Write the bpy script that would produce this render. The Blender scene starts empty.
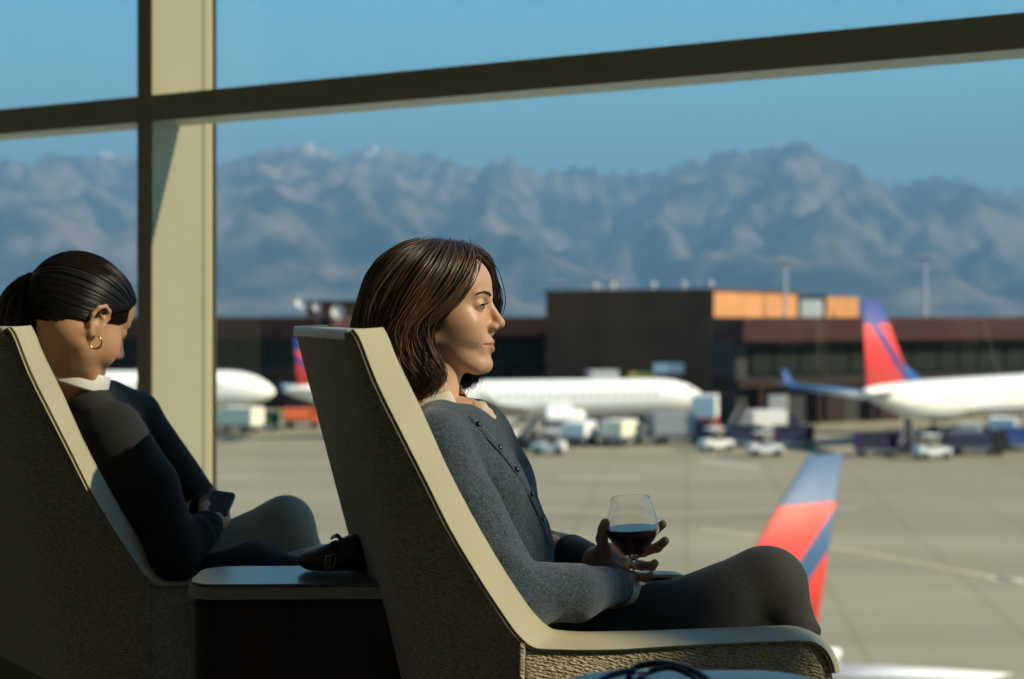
import bpy, bmesh, math, random
import numpy as np
from mathutils import Vector, Matrix, Euler
random.seed(7); rng = np.random.default_rng(7)
C = bpy.context.scene.collection
sc = bpy.context.scene
FPX = 1422.2; HZ = 315.0; CAMZ = 1.1; GZ = CAMZ - 12.0     # apron level is 12 m under the eye

def P(px, py, D):
    return Vector(((px-512.0)*D/FPX, D, CAMZ-(py-HZ)*D/FPX))

# ------------------------------------------------------------------ materials
def lin(c):
    return tuple(((x/255.0+0.055)/1.055)**2.4 if x > 10 else x/255.0/12.92 for x in c)
class NT:
    def __init__(s, name):
        s.m = bpy.data.materials.new(name); s.m.use_nodes = True
        s.t = s.m.node_tree; s.n = s.t.nodes; s.b = s.n['Principled BSDF']; s.out = s.n['Material Output']
    def new(s, ty, **kw):
        x = s.n.new(ty)
        for k, v in kw.items():
            if k.startswith('i_'):
                x.inputs[k[2:].replace('_', ' ')].default_value = v
            else: setattr(x, k, v)
        return x
    def l(s, a, b): s.t.links.new(a, b)
def mat(name, col, rough=0.6, metal=0.0, spec=0.5, nscale=None, namt=0.15, bscale=None, bamt=0.2, bdist=0.002, coat=0.0, sheen=0.0, sss=0.0, stretch=(1,1,1)):
    q = NT(name); c = col
    q.b.inputs['Roughness'].default_value = rough
    q.b.inputs['Metallic'].default_value = metal
    q.b.inputs['Specular IOR Level'].default_value = spec
    q.b.inputs['Coat Weight'].default_value = coat
    q.b.inputs['Sheen Weight'].default_value = sheen
    if sss:
        q.b.inputs['Subsurface Weight'].default_value = sss
        q.b.inputs['Subsurface Radius'].default_value = (0.008, 0.003, 0.0015)
        q.b.inputs['Subsurface Scale'].default_value = 1.0
    q.b.inputs['Base Color'].default_value = (*c, 1)
    tc = q.new('ShaderNodeTexCoord'); mp = q.new('ShaderNodeMapping'); mp.inputs['Scale'].default_value = stretch
    q.l(tc.outputs['Object'], mp.inputs['Vector'])
    if nscale:
        no = q.new('ShaderNodeTexNoise'); no.inputs['Scale'].default_value = nscale; no.inputs['Detail'].default_value = 6
        q.l(mp.outputs[0], no.inputs['Vector'])
        r = q.new('ShaderNodeValToRGB')
        r.color_ramp.elements[0].position = 0.3; r.color_ramp.elements[1].position = 0.7
        r.color_ramp.elements[0].color = (*[x*(1-namt) for x in c], 1); r.color_ramp.elements[1].color = (*[min(1, x*(1+namt)) for x in c], 1)
        q.l(no.outputs['Fac'], r.inputs['Fac']); q.l(r.outputs['Color'], q.b.inputs['Base Color'])
    if bscale:
        nb = q.new('ShaderNodeTexNoise'); nb.inputs['Scale'].default_value = bscale; nb.inputs['Detail'].default_value = 4
        q.l(mp.outputs[0], nb.inputs['Vector'])
        bp = q.new('ShaderNodeBump'); bp.inputs['Strength'].default_value = bamt; bp.inputs['Distance'].default_value = bdist
        q.l(nb.outputs['Fac'], bp.inputs['Height']); q.l(bp.outputs[0], q.b.inputs['Normal'])
    return q.m
def attr_mat(name, rough=0.5, spec=0.5, sss=0.0, bscale=None, bamt=.2, bdist=.001, sheen=0, aniso=0):
    m = mat(name, (.5,.5,.5), rough=rough, spec=spec, sss=sss, bscale=bscale, bamt=bamt, bdist=bdist, sheen=sheen)
    nt = m.node_tree; a = nt.nodes.new('ShaderNodeAttribute'); a.attribute_name = 'Col'
    nt.links.new(a.outputs['Color'], nt.nodes['Principled BSDF'].inputs['Base Color'])
    return m

# ------------------------------------------------------------------ objects
def tag(o, label=None, cat=None, group=None, kind=None):
    if label: o['label'] = label
    if cat: o['category'] = cat
    if group: o['group'] = group
    if kind: o['kind'] = kind
    return o
def empty(name, loc=(0,0,0), rz=0.0, label=None, cat=None, group=None, kind=None):
    o = bpy.data.objects.new(name, None); C.objects.link(o); o.empty_display_size = .1
    o.location = loc; o.rotation_euler = (0,0,rz)
    return tag(o, label, cat, group, kind)
def copy_tree(o, parent=None):
    c = o.copy(); C.objects.link(c); c.parent = parent
    if parent is not None: c.matrix_parent_inverse = o.matrix_parent_inverse.copy()
    for ch in [x for x in bpy.data.objects if x.parent == o]: copy_tree(ch, c)
    return c
def link(name, me, m=None, parent=None, world=False, smooth=True, bevel=None, subsurf=0, autosmooth=None):
    o = bpy.data.objects.new(name, me); C.objects.link(o)
    if m is not None:
        for x in (m if isinstance(m, (list, tuple)) else [m]): me.materials.append(x)
    if parent is not None:
        o.parent = parent
        if world:     # vertices are in world coordinates
            mw = Matrix.Translation(parent.location) @ parent.rotation_euler.to_matrix().to_4x4()
            g = parent.parent
            if g is not None: mw = Matrix.Translation(g.location) @ g.rotation_euler.to_matrix().to_4x4() @ g.matrix_parent_inverse.inverted() @ mw if False else mw
            o.matrix_parent_inverse = mw.inverted()
    if smooth:
        me.polygons.foreach_set('use_smooth', [True]*len(me.polygons))
    if bevel:
        b = o.modifiers.new('bevel', 'BEVEL'); b.width = bevel[0]; b.segments = bevel[1]; b.limit_method = 'ANGLE'; b.angle_limit = math.radians(35)
        b.harden_normals = False
        w = o.modifiers.new('wn', 'WEIGHTED_NORMAL'); w.keep_sharp = True
    elif smooth == 'auto':
        pass
    if subsurf:
        s = o.modifiers.new('sub', 'SUBSURF'); s.levels = subsurf; s.render_levels = subsurf
    return o
class MB:
    def __init__(s): s.v = []; s.f = []; s.mi = []; s.cur = 0
    def add(s, vs, fs):
        n = len(s.v); s.v += [tuple(v) for v in vs]; s.f += [tuple(i+n for i in f) for f in fs]; s.mi += [s.cur]*len(fs)
        return s
    def box(s, c, d, rz=0.0, R=None):
        M = R if R is not None else Matrix.Rotation(rz, 3, 'Z')
        vs = [Vector(c) + M @ Vector((x*d[0]/2, y*d[1]/2, z*d[2]/2)) for x in (-1,1) for y in (-1,1) for z in (-1,1)]
        return s.add(vs, [(0,1,3,2),(4,6,7,5),(0,4,5,1),(2,3,7,6),(0,2,6,4),(1,5,7,3)])
    def prism(s, poly, h0, h1, M=None):
        """poly in (x,z), extruded over y h0..h1"""
        n = len(poly)
        a = [Vector((p[0], h0, p[1])) for p in poly]; b = [Vector((p[0], h1, p[1])) for p in poly]
        vs = a+b
        if M is not None: vs = [M @ v for v in vs]
        fs = [tuple(range(n)), tuple(range(2*n-1, n-1, -1))] + [(i, i+n, (i+1) % n+n, (i+1) % n) for i in range(n)]
        return s.add(vs, fs)
    def slab(s, poly, z0, z1):
        n = len(poly)
        vs = [(p[0], p[1], z0) for p in poly] + [(p[0], p[1], z1) for p in poly]
        fs = [tuple(range(n-1, -1, -1)), tuple(range(n, 2*n))] + [(i, (i+1) % n, (i+1) % n+n, i+n) for i in range(n)]
        return s.add(vs, fs)
    def loft(s, rings, caps=True, closed=True):
        m = len(rings[0]); vs = [v for r in rings for v in r]; fs = []
        for i in range(len(rings)-1):
            for j in range(m if closed else m-1):
                k = (j+1) % m
                fs.append((i*m+j, i*m+k, (i+1)*m+k, (i+1)*m+j))
        if caps: fs += [tuple(range(m-1, -1, -1)), tuple(range((len(rings)-1)*m, len(rings)*m))]
        return s.add(vs, fs)
    def lathe(s, prof, n=24, M=None, caps=True):
        """prof (r,z) about z"""
        rings = [[Vector((max(r, 1e-5)*math.cos(2*math.pi*j/n), max(r, 1e-5)*math.sin(2*math.pi*j/n), z)) for j in range(n)] for r, z in prof]
        if M is not None: rings = [[M @ v for v in r] for r in rings]
        return s.loft(rings, caps)
    def tube(s, pts, rad, n=8, caps=True):
        pts = [Vector(p) for p in pts]
        if not hasattr(rad, '__len__'): rad = [rad]*len(pts)
        rings = []; up = None
        for i, p in enumerate(pts):
            t = (pts[min(i+1, len(pts)-1)]-pts[max(i-1, 0)]).normalized()
            if up is None:
                up = t.orthogonal().normalized()
            up = (up - t*up.dot(t)).normalized(); w = t.cross(up)
            rings.append([p + (up*math.cos(2*math.pi*j/n)+w*math.sin(2*math.pi*j/n))*rad[i] for j in range(n)])
        return s.loft(rings, caps)
    def build(s, name, m=None, parent=None, **kw):
        me = bpy.data.meshes.new(name); me.from_pydata([tuple(v) for v in s.v], [], s.f)
        me.polygons.foreach_set('material_index', s.mi)
        me.update(); me.validate()
        bm = bmesh.new(); bm.from_mesh(me); bmesh.ops.recalc_face_normals(bm, faces=bm.faces); bm.to_mesh(me); bm.free()
        kw.setdefault('smooth', False)
        return link(name, me, m, parent, **kw)
def smooth_path(pts, n=60):
    """Catmull-Rom through pts (numpy), n samples"""
    p = np.array([list(x) for x in pts], float); p = np.vstack([2*p[0]-p[1], p, 2*p[-1]-p[-2]])
    k = len(p)-3; out = []
    for u in np.linspace(0, k-1e-6, n):
        i = int(u); t = u-i
        a, b, c, d = p[i], p[i+1], p[i+2], p[i+3]
        out.append(.5*((2*b)+(-a+c)*t+(2*a-5*b+4*c-d)*t*t+(-a+3*b-3*c+d)*t**3))
    return np.array(out)

# ------------------------------------------------------------------ smooth implicit bodies
def _bb(pts, r):
    a = np.array([list(p) for p in pts]); r = np.asarray(r)
    return a.min(0)-r, a.max(0)+r
def cap(a, b, ra, rb, k=.01, sub=False, sc=None):
    a = np.array(list(a), float); b = np.array(list(b), float)
    def fn(x, y, z):
        ba = b-a; L = float(ba@ba)+1e-12
        px, py, pz = x-a[0], y-a[1], z-a[2]
        h = np.clip((px*ba[0]+py*ba[1]+pz*ba[2])/L, 0, 1)
        return np.sqrt((px-ba[0]*h)**2+(py-ba[1]*h)**2+(pz-ba[2]*h)**2)-(ra+(rb-ra)*h)
    lo, hi = _bb([a, b], max(ra, rb))
    return (fn, lo, hi, k, sub)
def ell(c, r, k=.01, sub=False, R=None):
    c = np.array(list(c), float); r = np.array(list(r), float)
    Rm = np.eye(3) if R is None else np.array([list(v) for v in R])
    def fn(x, y, z):
        px, py, pz = x-c[0], y-c[1], z-c[2]
        q = [px*Rm[0, i]+py*Rm[1, i]+pz*Rm[2, i] for i in range(3)]      # R^T p
        k0 = np.sqrt((q[0]/r[0])**2+(q[1]/r[1])**2+(q[2]/r[2])**2)
        k1 = np.sqrt((q[0]/r[0]**2)**2+(q[1]/r[1]**2)**2+(q[2]/r[2]**2)**2)+1e-9
        return k0*(k0-1)/k1
    ext = np.sqrt(((Rm*r)**2).sum(1)) if R is not None else r
    return (fn, c-ext, c+ext, k, sub)
def chain(pts, rs, k=.006):
    return [cap(pts[i], pts[i+1], rs[i], rs[i+1], k) for i in range(len(pts)-1)]
def sdf_mesh(prims, h, lo=None, hi=None, disp=None):
    if lo is None:
        lo = np.min([p[1] for p in prims if not p[4]], 0)-3*h; hi = np.max([p[2] for p in prims if not p[4]], 0)+3*h
    lo = np.array(lo, float); hi = np.array(hi, float)
    n = np.ceil((hi-lo)/h).astype(int)+1
    ax = [lo[i]+h*np.arange(n[i]) for i in range(3)]
    D = np.full(n, 1.0, np.float32)
    for fn, bl, bh, k, sub in prims:
        m = k*1.2+3*h
        i0 = np.maximum(np.floor((bl-m-lo)/h).astype(int), 0); i1 = np.minimum(np.ceil((bh+m-lo)/h).astype(int)+1, n)
        if (i1 <= i0).any(): continue
        sl = tuple(slice(i0[i], i1[i]) for i in range(3))
        x, y, z = [ax[i][sl[i]].astype(np.float32) for i in range(3)]
        d = fn(x[:, None, None], y[None, :, None], z[None, None, :]).astype(np.float32); E = D[sl]
        if sub:
            q = np.clip(.5-.5*(E+d)/k, 0, 1); D[sl] = E*(1-q)-d*q+k*q*(1-q)
        else:
            q = np.clip(.5+.5*(E-d)/k, 0, 1); D[sl] = E*(1-q)+d*q-k*q*(1-q)
    if disp is not None:
        D += disp(ax[0][:, None, None], ax[1][None, :, None], ax[2][None, None, :]).astype(np.float32)
    D[0] = D[-1] = 1; D[:, 0] = D[:, -1] = 1; D[:, :, 0] = D[:, :, -1] = 1
    S = D < 0
    nx, ny, nz = S.shape
    acc = np.zeros((nx-1, ny-1, nz-1, 3), np.float32); cnt = np.zeros((nx-1, ny-1, nz-1), np.float32)
    for a in range(3):
        s0 = [slice(None)]*3; s1 = [slice(None)]*3; s0[a] = slice(0, -1); s1[a] = slice(1, None)
        A, B = D[tuple(s0)], D[tuple(s1)]; cr = S[tuple(s0)] != S[tuple(s1)]
        idx = np.argwhere(cr)
        if len(idx) == 0: continue
        t = A[cr]/(A[cr]-B[cr]); o = [i for i in range(3) if i != a]
        pos = idx.astype(np.float32); pos[:, a] += t
        for du in (0, 1):
            for dv in (0, 1):
                c = idx.copy(); c[:, o[0]] -= du; c[:, o[1]] -= dv
                ok = (c >= 0).all(1) & (c[:, 0] < nx-1) & (c[:, 1] < ny-1) & (c[:, 2] < nz-1)
                c2 = c[ok]; np.add.at(acc, (c2[:, 0], c2[:, 1], c2[:, 2]), pos[ok]); np.add.at(cnt, (c2[:, 0], c2[:, 1], c2[:, 2]), 1)
    act = cnt > 0; ids = -np.ones(act.shape, np.int64); ids[act] = np.arange(act.sum())
    V = lo+h*(acc[act]/cnt[act][:, None])
    F = []
    for a in range(3):
        s0 = [slice(1, -1)]*3; s1 = [slice(1, -1)]*3; s0[a] = slice(0, -1); s1[a] = slice(1, None)
        cr = S[tuple(s0)] != S[tuple(s1)]; idx = np.argwhere(cr)
        if len(idx) == 0: continue
        base = idx.copy(); o = [i for i in range(3) if i != a]
        for q in o: base[:, q] += 1
        ins = S[base[:, 0], base[:, 1], base[:, 2]]
        def g(du, dv):
            c = base.copy(); c[:, o[0]] -= du; c[:, o[1]] -= dv
            return ids[c[:, 0], c[:, 1], c[:, 2]]
        q = np.stack([g(0, 0), g(1, 0), g(1, 1), g(0, 1)], 1)
        flip = ins if a != 1 else ~ins
        q[~flip] = q[~flip][:, ::-1]
        F.append(q)
    F = np.vstack(F); F = F[(F >= 0).all(1)]
    # two light smoothing passes
    for _ in range(2):
        s = np.zeros_like(V); c = np.zeros(len(V))
        for i in range(4):
            a_, b_ = F[:, i], F[:, (i+1) % 4]
            np.add.at(s, a_, V[b_]); np.add.at(c, a_, 1)
        V = V*.5+.5*s/np.maximum(c, 1)[:, None]
    return V, F
def np_mesh(name, V, F, col=None):
    me = bpy.data.meshes.new(name); F = np.asarray(F); k = F.shape[1]
    me.vertices.add(len(V)); me.vertices.foreach_set('co', np.asarray(V, np.float32).ravel())
    me.loops.add(F.size); me.loops.foreach_set('vertex_index', F.ravel().astype(np.int32))
    me.polygons.add(len(F)); me.polygons.foreach_set('loop_start', np.arange(0, F.size, k, dtype=np.int32))
    if col is not None:
        a = me.attributes.new('Col', 'FLOAT_COLOR', 'POINT')
        a.data.foreach_set('color', np.hstack([col, np.ones((len(col), 1))]).astype(np.float32).ravel())
    me.update(calc_edges=True)
    return me
def join_vf(parts):
    Vs, Fs, Cs, n = [], [], [], 0
    for p in parts:
        Vs.append(p[0]); Fs.append(p[1]+n); n += len(p[0])
        if len(p) > 2: Cs.append(p[2])
    return np.vstack(Vs), np.vstack(Fs), (np.vstack(Cs) if Cs else None)
def noise3(x, y, z, s, seed=0):
    """cheap smooth pseudo noise (sum of sines)"""
    r = np.random.default_rng(seed); out = 0
    for i in range(6):
        w = r.normal(size=3)*s; ph = r.uniform(0, 6.28)
        out = out+np.sin(w[0]*x+w[1]*y+w[2]*z+ph)
    return out/6
def strands(guides, count, r0, seed=1, jitter=.004, npts=22, wav=.0, wavf=3, cols=None, sides=4, tip=.15, lift=0.0, ctr=None, endj=.0, lo=0, hi=None):
    """fan of fine locks between neighbouring guide curves"""
    R = np.random.default_rng(seed); G = np.array([smooth_path(g, npts) for g in guides]); m = len(G)
    Vs, Fs, Cs = [], [], []; n = 0
    base = []
    for i in range(npts-1):
        for j in range(sides): base.append((i*sides+j, i*sides+(j+1) % sides, (i+1)*sides+(j+1) % sides, (i+1)*sides+j))
    base = np.array(base)
    for q in range(count):
        u = R.uniform(lo, (hi if hi is not None else m-1)-1e-4); i = int(u); t = u-i
        p = G[i]*(1-t)+G[i+1]*t
        e = 1-R.uniform(0, endj)
        if e < .999:
            ss = np.linspace(0, (npts-1)*e, npts); fl = np.minimum(ss.astype(int), npts-2); fr = (ss-fl)[:, None]; p = p[fl]*(1-fr)+p[fl+1]*fr
        s = np.linspace(0, 1, npts)[:, None]
        off = R.normal(size=3)*jitter; off2 = R.normal(size=3)*jitter
        p = p+off*(.4+.6*s)+off2*np.sin(s*R.uniform(2, 5)+R.uniform(0, 6))*.7
        if wav: p = p+wav*s**1.5*np.sin(s*wavf*6.28+R.normal()*.6+u*1.7)*np.array([1, .5, .2])
        if ctr is not None:
            dirn = p-ctr; dirn /= np.linalg.norm(dirn, axis=1)[:, None]; p = p+dirn*R.uniform(-lift, lift)
        tan = np.gradient(p, axis=0); tan /= np.linalg.norm(tan, axis=1)[:, None]+1e-9
        ref = np.array([0, 1, 0.3]); a = np.cross(tan, ref); a /= np.linalg.norm(a, axis=1)[:, None]+1e-9; b = np.cross(tan, a)
        rad = r0*R.uniform(.6, 1.3)*np.clip(np.minimum(s*8+.4, (1-s)*4+tip), tip, 1)
        ang = [2*math.pi*j/sides for j in range(sides)]
        V = np.stack([p+(a*math.cos(w)+b*math.sin(w))*rad for w in ang], 1).reshape(-1, 3)
        Vs.append(V); Fs.append(base+n); n += len(V)
        c0, c1 = cols; mixv = R.uniform(0, 1)**1.6
        c = np.array(c0)*(1-mixv)+np.array(c1)*mixv
        Cs.append(np.repeat(c[None], len(V), 0))
    return np.vstack(Vs), np.vstack(Fs), np.vstack(Cs)
# ================================================================== camera, light
cam = bpy.data.cameras.new('camera'); co = bpy.data.objects.new('camera', cam); C.objects.link(co)
co.location = (0, 0, CAMZ); co.rotation_euler = (math.radians(90), 0, 0)
cam.lens = 50; cam.sensor_width = 36; cam.shift_y = -(339.5-HZ)/1024
cam.clip_end = 60000; cam.clip_start = .05
cam.dof.use_dof = True; cam.dof.focus_distance = 2.36; cam.dof.aperture_fstop = 3.4
sc.camera = co
sc.view_settings.view_transform = 'Standard'; sc.view_settings.look = 'None'; sc.view_settings.gamma = 1; sc.view_settings.exposure = 0.0
sc.view_settings.use_curve_mapping = False
try:
    sc.cycles.max_bounces = 10; sc.cycles.transparent_max_bounces = 16; sc.cycles.volume_bounces = 0; sc.cycles.caustics_refractive = True
except Exception: pass
S_DIR = Vector((.80, -.215, .56)).normalized()          # towards the sun
sun = bpy.data.lights.new('sun', 'SUN'); sun.energy = 7.1; sun.color = (1.0, .85, .60); sun.angle = math.radians(.6)
so = bpy.data.objects.new('sun', sun); C.objects.link(so); so.rotation_euler = S_DIR.to_track_quat('Z', 'Y').to_euler()
w = bpy.data.worlds.new('sky'); sc.world = w; w.use_nodes = True
nt = w.node_tree; bg = nt.nodes['Background']
tc = nt.nodes.new('ShaderNodeTexCoord'); sp = nt.nodes.new('ShaderNodeSeparateXYZ'); nt.links.new(tc.outputs['Generated'], sp.inputs[0])
rp = nt.nodes.new('ShaderNodeValToRGB'); nt.links.new(sp.outputs['Z'], rp.inputs['Fac']); nt.links.new(rp.outputs['Color'], bg.inputs['Color'])
e = rp.color_ramp.elements
e[0].position = 0.0; e[0].color = (*lin((150,190,200)), 1)
e[1].position = 1.0; e[1].color = (*lin((38,84,140)), 1)
for p_, c_ in ((.06, (150,204,206)), (.12, (134,199,206)), (.17, (110,186,205)), (.24, (92,171,203)), (.5, (66,124,178))):
    x_ = e.new(p_); x_.color = (*lin(c_), 1)
bg.inputs['Strength'].default_value = 1.5

# ================================================================== materials of the place
M = {}
M['dark_frame'] = mat('painted frame', (.44,.405,.265), rough=.45)
M['ceiling'] = mat('ceiling paint', (.45,.40,.32), rough=.9)
M['wall'] = mat('interior wall', (.33,.275,.20), rough=.9)
M['carpet'] = mat('carpet', (.21,.17,.12), rough=1, nscale=60, namt=.3)
M['bead'] = mat('glazing bead', (.02,.022,.02), rough=.5)
# glass: clear pane with a thin surface reflection
q = NT('window glass'); q.n.remove(q.b)
tr = q.new('ShaderNodeBsdfTransparent'); tr.inputs[0].default_value = (.975,.99,.985,1)
gl = q.new('ShaderNodeBsdfGlossy'); gl.inputs['Roughness'].default_value = .0
lw = q.new('ShaderNodeLayerWeight'); lw.inputs['Blend'].default_value = .5
pw = q.new('ShaderNodeMath'); pw.operation = 'POWER'; q.l(lw.outputs['Facing'], pw.inputs[0]); pw.inputs[1].default_value = 5
fr = q.new('ShaderNodeMapRange'); q.l(pw.outputs[0], fr.inputs['Value']); fr.inputs['To Min'].default_value = .02; fr.inputs['To Max'].default_value = .8
mx = q.new('ShaderNodeMixShader'); q.l(fr.outputs[0], mx.inputs[0]); q.l(tr.outputs[0], mx.inputs[1]); q.l(gl.outputs[0], mx.inputs[2]); q.l(mx.outputs[0], q.out.inputs['Surface'])
M['glass'] = q.m

# ================================================================== window wall
D5 = 5.17
W0 = Vector(((152-512)*D5/FPX, D5, 0))                 # room-side right corner of the mullion
ang = math.radians(62); dW = Vector((-math.sin(ang), math.cos(ang), 0)); nW = Vector((-math.cos(ang), -math.sin(ang), 0))
def WP(t, u, z=0.0):      # t along the wall to the right, u outwards
    return W0-dW*t-nW*u+Vector((0, 0, z))
RW = Matrix((( -dW.x, -nW.x, 0), (-dW.y, -nW.y, 0), (0, 0, 1)))
ZT0 = CAMZ+(HZ-121.5)*D5/FPX; ZT1 = CAMZ+(HZ-95.0)*D5/FPX
SPC = 4.80
wroot = empty('window_1', WP(0, .1), 0, kind='structure', label='tall curtain wall window with cream mullion and dark transom facing the apron', cat='window')
for k in range(-2, 5):
    t0 = k*SPC
    m = MB(); m.box(WP(t0-.036, .14, 4.75), (.073, .28, 9.7), R=RW)
    m.build('mullion', M['dark_frame'], wroot, world=True, bevel=(.002, 1))
    m = MB(); m.box(WP(t0-.02, .305, 4.75), (.05, .05, 9.7), R=RW); m.build('glazing_strip', M['dark_frame'], wroot, world=True)
    m = MB(); m.box(WP(t0+.008, .335, 4.75), (.016, .012, 9.7), R=RW); m.build('gasket', M['bead'], wroot, world=True)
    for (a, b, s) in ((ZT0, ZT1, 0), (6.20, 6.42, 1), (9.5, 9.6, 1), (-.2, .0, 2)):  # second one is out of view, height and thickness set to shade the armrest
        m = MB(); m.box(WP(t0+SPC/2-.036, .075, (a+b)/2), (SPC-.073, .15, b-a), R=RW); m.build('transom', M['dark_frame'], wroot, world=True)
    m = MB(); m.box(WP(t0+SPC/2-.036, .318, 4.75), (SPC-.075, .008, 9.6), R=RW); m.build('pane', M['glass'], wroot, world=True)
# dark cut line seen on the side of the mullion
# room shell
def wallbox(name, c, d, m, R=None, rz=0):
    b = MB(); b.box(c, d, R=R, rz=rz); o = b.build(name, m); tag(o, kind='structure'); return o
L_ = SPC*6
cx = WP(SPC*1.0, -5.0)
wallbox('floor', (cx.x, cx.y, -.1), (L_+.4, 10.1, .2), M['carpet'], R=RW)
wallbox('ceiling', (cx.x, cx.y, 9.7), (L_+.4, 10.8, .2), M['ceiling'], R=RW)
c = WP(SPC*1.0, -10.2, 4.8); wallbox('wall_back', c, (L_, .2, 9.8), M['wall'], R=RW)
c = WP(SPC*-1.98, -5.0, 4.8); wallbox('wall_left', c, (.2, 10.2, 9.8), M['wall'], R=RW)
c = WP(SPC*4.0, -5.0, 4.8); wallbox('wall_right', c, (.2, 10.2, 9.8), M['wall'], R=RW)

# ================================================================== apron, mountains, haze
q = NT('apron concrete'); tc = q.new('ShaderNodeTexCoord')
mp = q.new('ShaderNodeMapping'); mp.inputs['Scale'].default_value = (.012, .09, 1); q.l(tc.outputs['Object'], mp.inputs[0])
n1 = q.new('ShaderNodeTexNoise'); n1.inputs['Scale'].default_value = 1.6; n1.inputs['Detail'].default_value = 5; q.l(mp.outputs[0], n1.inputs['Vector'])
r1 = q.new('ShaderNodeValToRGB'); q.l(n1.outputs['Fac'], r1.inputs[0])
r1.color_ramp.elements[0].position = .32; r1.color_ramp.elements[0].color = (.235,.212,.145,1); r1.color_ramp.elements[1].position = .66; r1.color_ramp.elements[1].color = (.315,.29,.205,1)
br = q.new('ShaderNodeTexBrick'); br.inputs['Scale'].default_value = 1; br.offset = 0
mp2 = q.new('ShaderNodeMapping'); mp2.inputs['Scale'].default_value = (.16, .16, 1); mp2.inputs['Rotation'].default_value = (0,0,math.radians(7)); q.l(tc.outputs['Object'], mp2.inputs[0]); q.l(mp2.outputs[0], br.inputs['Vector'])
br.inputs['Brick Width'].default_value = 1; br.inputs['Row Height'].default_value = 1; br.inputs['Mortar Size'].default_value = .02
br.inputs['Color1'].default_value = (1,1,1,1); br.inputs['Color2'].default_value = (.94,.94,.94,1); br.inputs['Mortar'].default_value = (.84,.83,.8,1)
mm = q.new('ShaderNodeMixRGB'); mm.blend_type = 'MULTIPLY'; mm.inputs[0].default_value = 1; q.l(r1.outputs[0], mm.inputs[1]); q.l(br.outputs[0], mm.inputs[2])
q.l(mm.outputs[0], q.b.inputs['Base Color']); q.b.inputs['Roughness'].default_value = .85; q.b.inputs['Specular IOR Level'].default_value = .2
b = MB(); b.box((0, 6000, GZ-1), (40000, 11960, 2)); o = b.build('ground', q.m); tag(o, kind='structure')
M['lane'] = mat('worn yellow paint', (.62,.50,.28), rough=.8)
M['lanew'] = mat('white paint', (.7,.7,.66), rough=.8)
def ground_line(pts, wd, m):
    b = MB()
    for (a, c2) in zip(pts[:-1], pts[1:]):
        a = Vector(a); c2 = Vector(c2); dd = (c2-a).normalized(); nn = Vector((-dd.y, dd.x, 0))*wd/2
        b.add([a-nn, c2-nn, c2+nn, a+nn], [(0,1,2,3)])
    o = b.build('ground_marking', m); tag(o, kind='structure')
def GP(px, py):
    D = 12*FPX/(py-HZ); return Vector(((px-512)*D/FPX, D, GZ+.012))
ground_line([GP(700, 528), GP(860, 552), GP(1024, 583), GP(1180, 620)], .30, M['lane'])
ground_line([GP(430, 507), GP(660, 514), GP(860, 508)], .22, M['lanew'])
ground_line([GP(700, 461), GP(760, 468)], .5, M['lanew'])
ground_line([GP(560, 478), GP(640, 478)], .35, M['lanew'])
ground_line([GP(990, 578), GP(1024, 581)], .55, M['lanew'])

sil = [(-700,185),(-420,160),(-250,170),(-120,150),(-60,158),(0,168),(26,177),(42,168),(65,162),(88,159),(113,151),(136,155),(170,160),(213,168),(242,156),(265,152),(287,149),(313,144),(336,151),(346,156),(355,149),(375,146),(394,151),(411,156),(427,152),(446,157),(469,167),(482,169),(495,162),(511,159),(520,164),(540,172),(564,167),(584,167),(609,177),(643,172),(673,167),(687,157),(702,164),(727,150),(741,154),(761,145),(776,142),(796,154),(825,159),(855,174),(889,186),(914,184),(929,179),(963,182),(993,189),(1024,194),(1100,184),(1200,196),(1350,170),(1500,190),(1700,200)]
sx = np.array([p[0] for p in sil], float); sy = np.array([p[1] for p in sil], float)
NXm, NYm = 520, 150
DR = 9000.0
pxs = np.linspace(-700, 1700, NXm); fr_ = np.linspace(0, 1, NYm)
def ridged(x, y, seed, octs=6):
    R = np.random.default_rng(seed); out = 0; amp = 1; f = 1; tot = 0
    for o_ in range(octs):
        v = 0
        for i in range(5):
            a_ = R.uniform(0, 6.28); ph = R.uniform(0, 6.28); ff = f*R.uniform(.7, 1.4)
            v = v+np.sin(ff*(x*math.cos(a_)+y*math.sin(a_))+ph)
        v = 1-np.abs(v/5)*2.2
        out = out+amp*v; tot += amp; amp *= .55; f *= 2.1
    return out/tot
X_ = (pxs-512)*DR/FPX; H_ = (HZ-np.interp(pxs, sx, sy))*DR/FPX+12+22*np.sin(pxs*.31)+16*np.sin(pxs*.73+1)+12*np.sin(pxs*1.3+2)
Y_ = 5200+fr_*(DR-5200+1600)
XX, YY = np.meshgrid(X_, Y_, indexing='ij')
YYn = (YY-5200)/(DR-5200)
env = np.where(YYn < 1, np.clip(YYn, 0, 1)**1.15, np.clip(1-(YYn-1)*1.8, 0, 1))
wx = XX+260*np.sin(YY*.0011+XX*.0004)+120*np.sin(YY*.0031)
rd = .55*ridged(wx*.0032, YY*.0005, 11)+.45*ridged(XX*.0013, YY*.0011, 15)
rd2 = ridged(wx*.009, YY*.0028, 5, 5)
mask = np.sin(np.clip(YYn, 0, 1)*math.pi)
ZZ = H_[:, None]*env*(1+0*rd)+mask*(rd-.35)*680+mask*(rd2-.35)*170
ridge_ = ZZ-0
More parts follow.
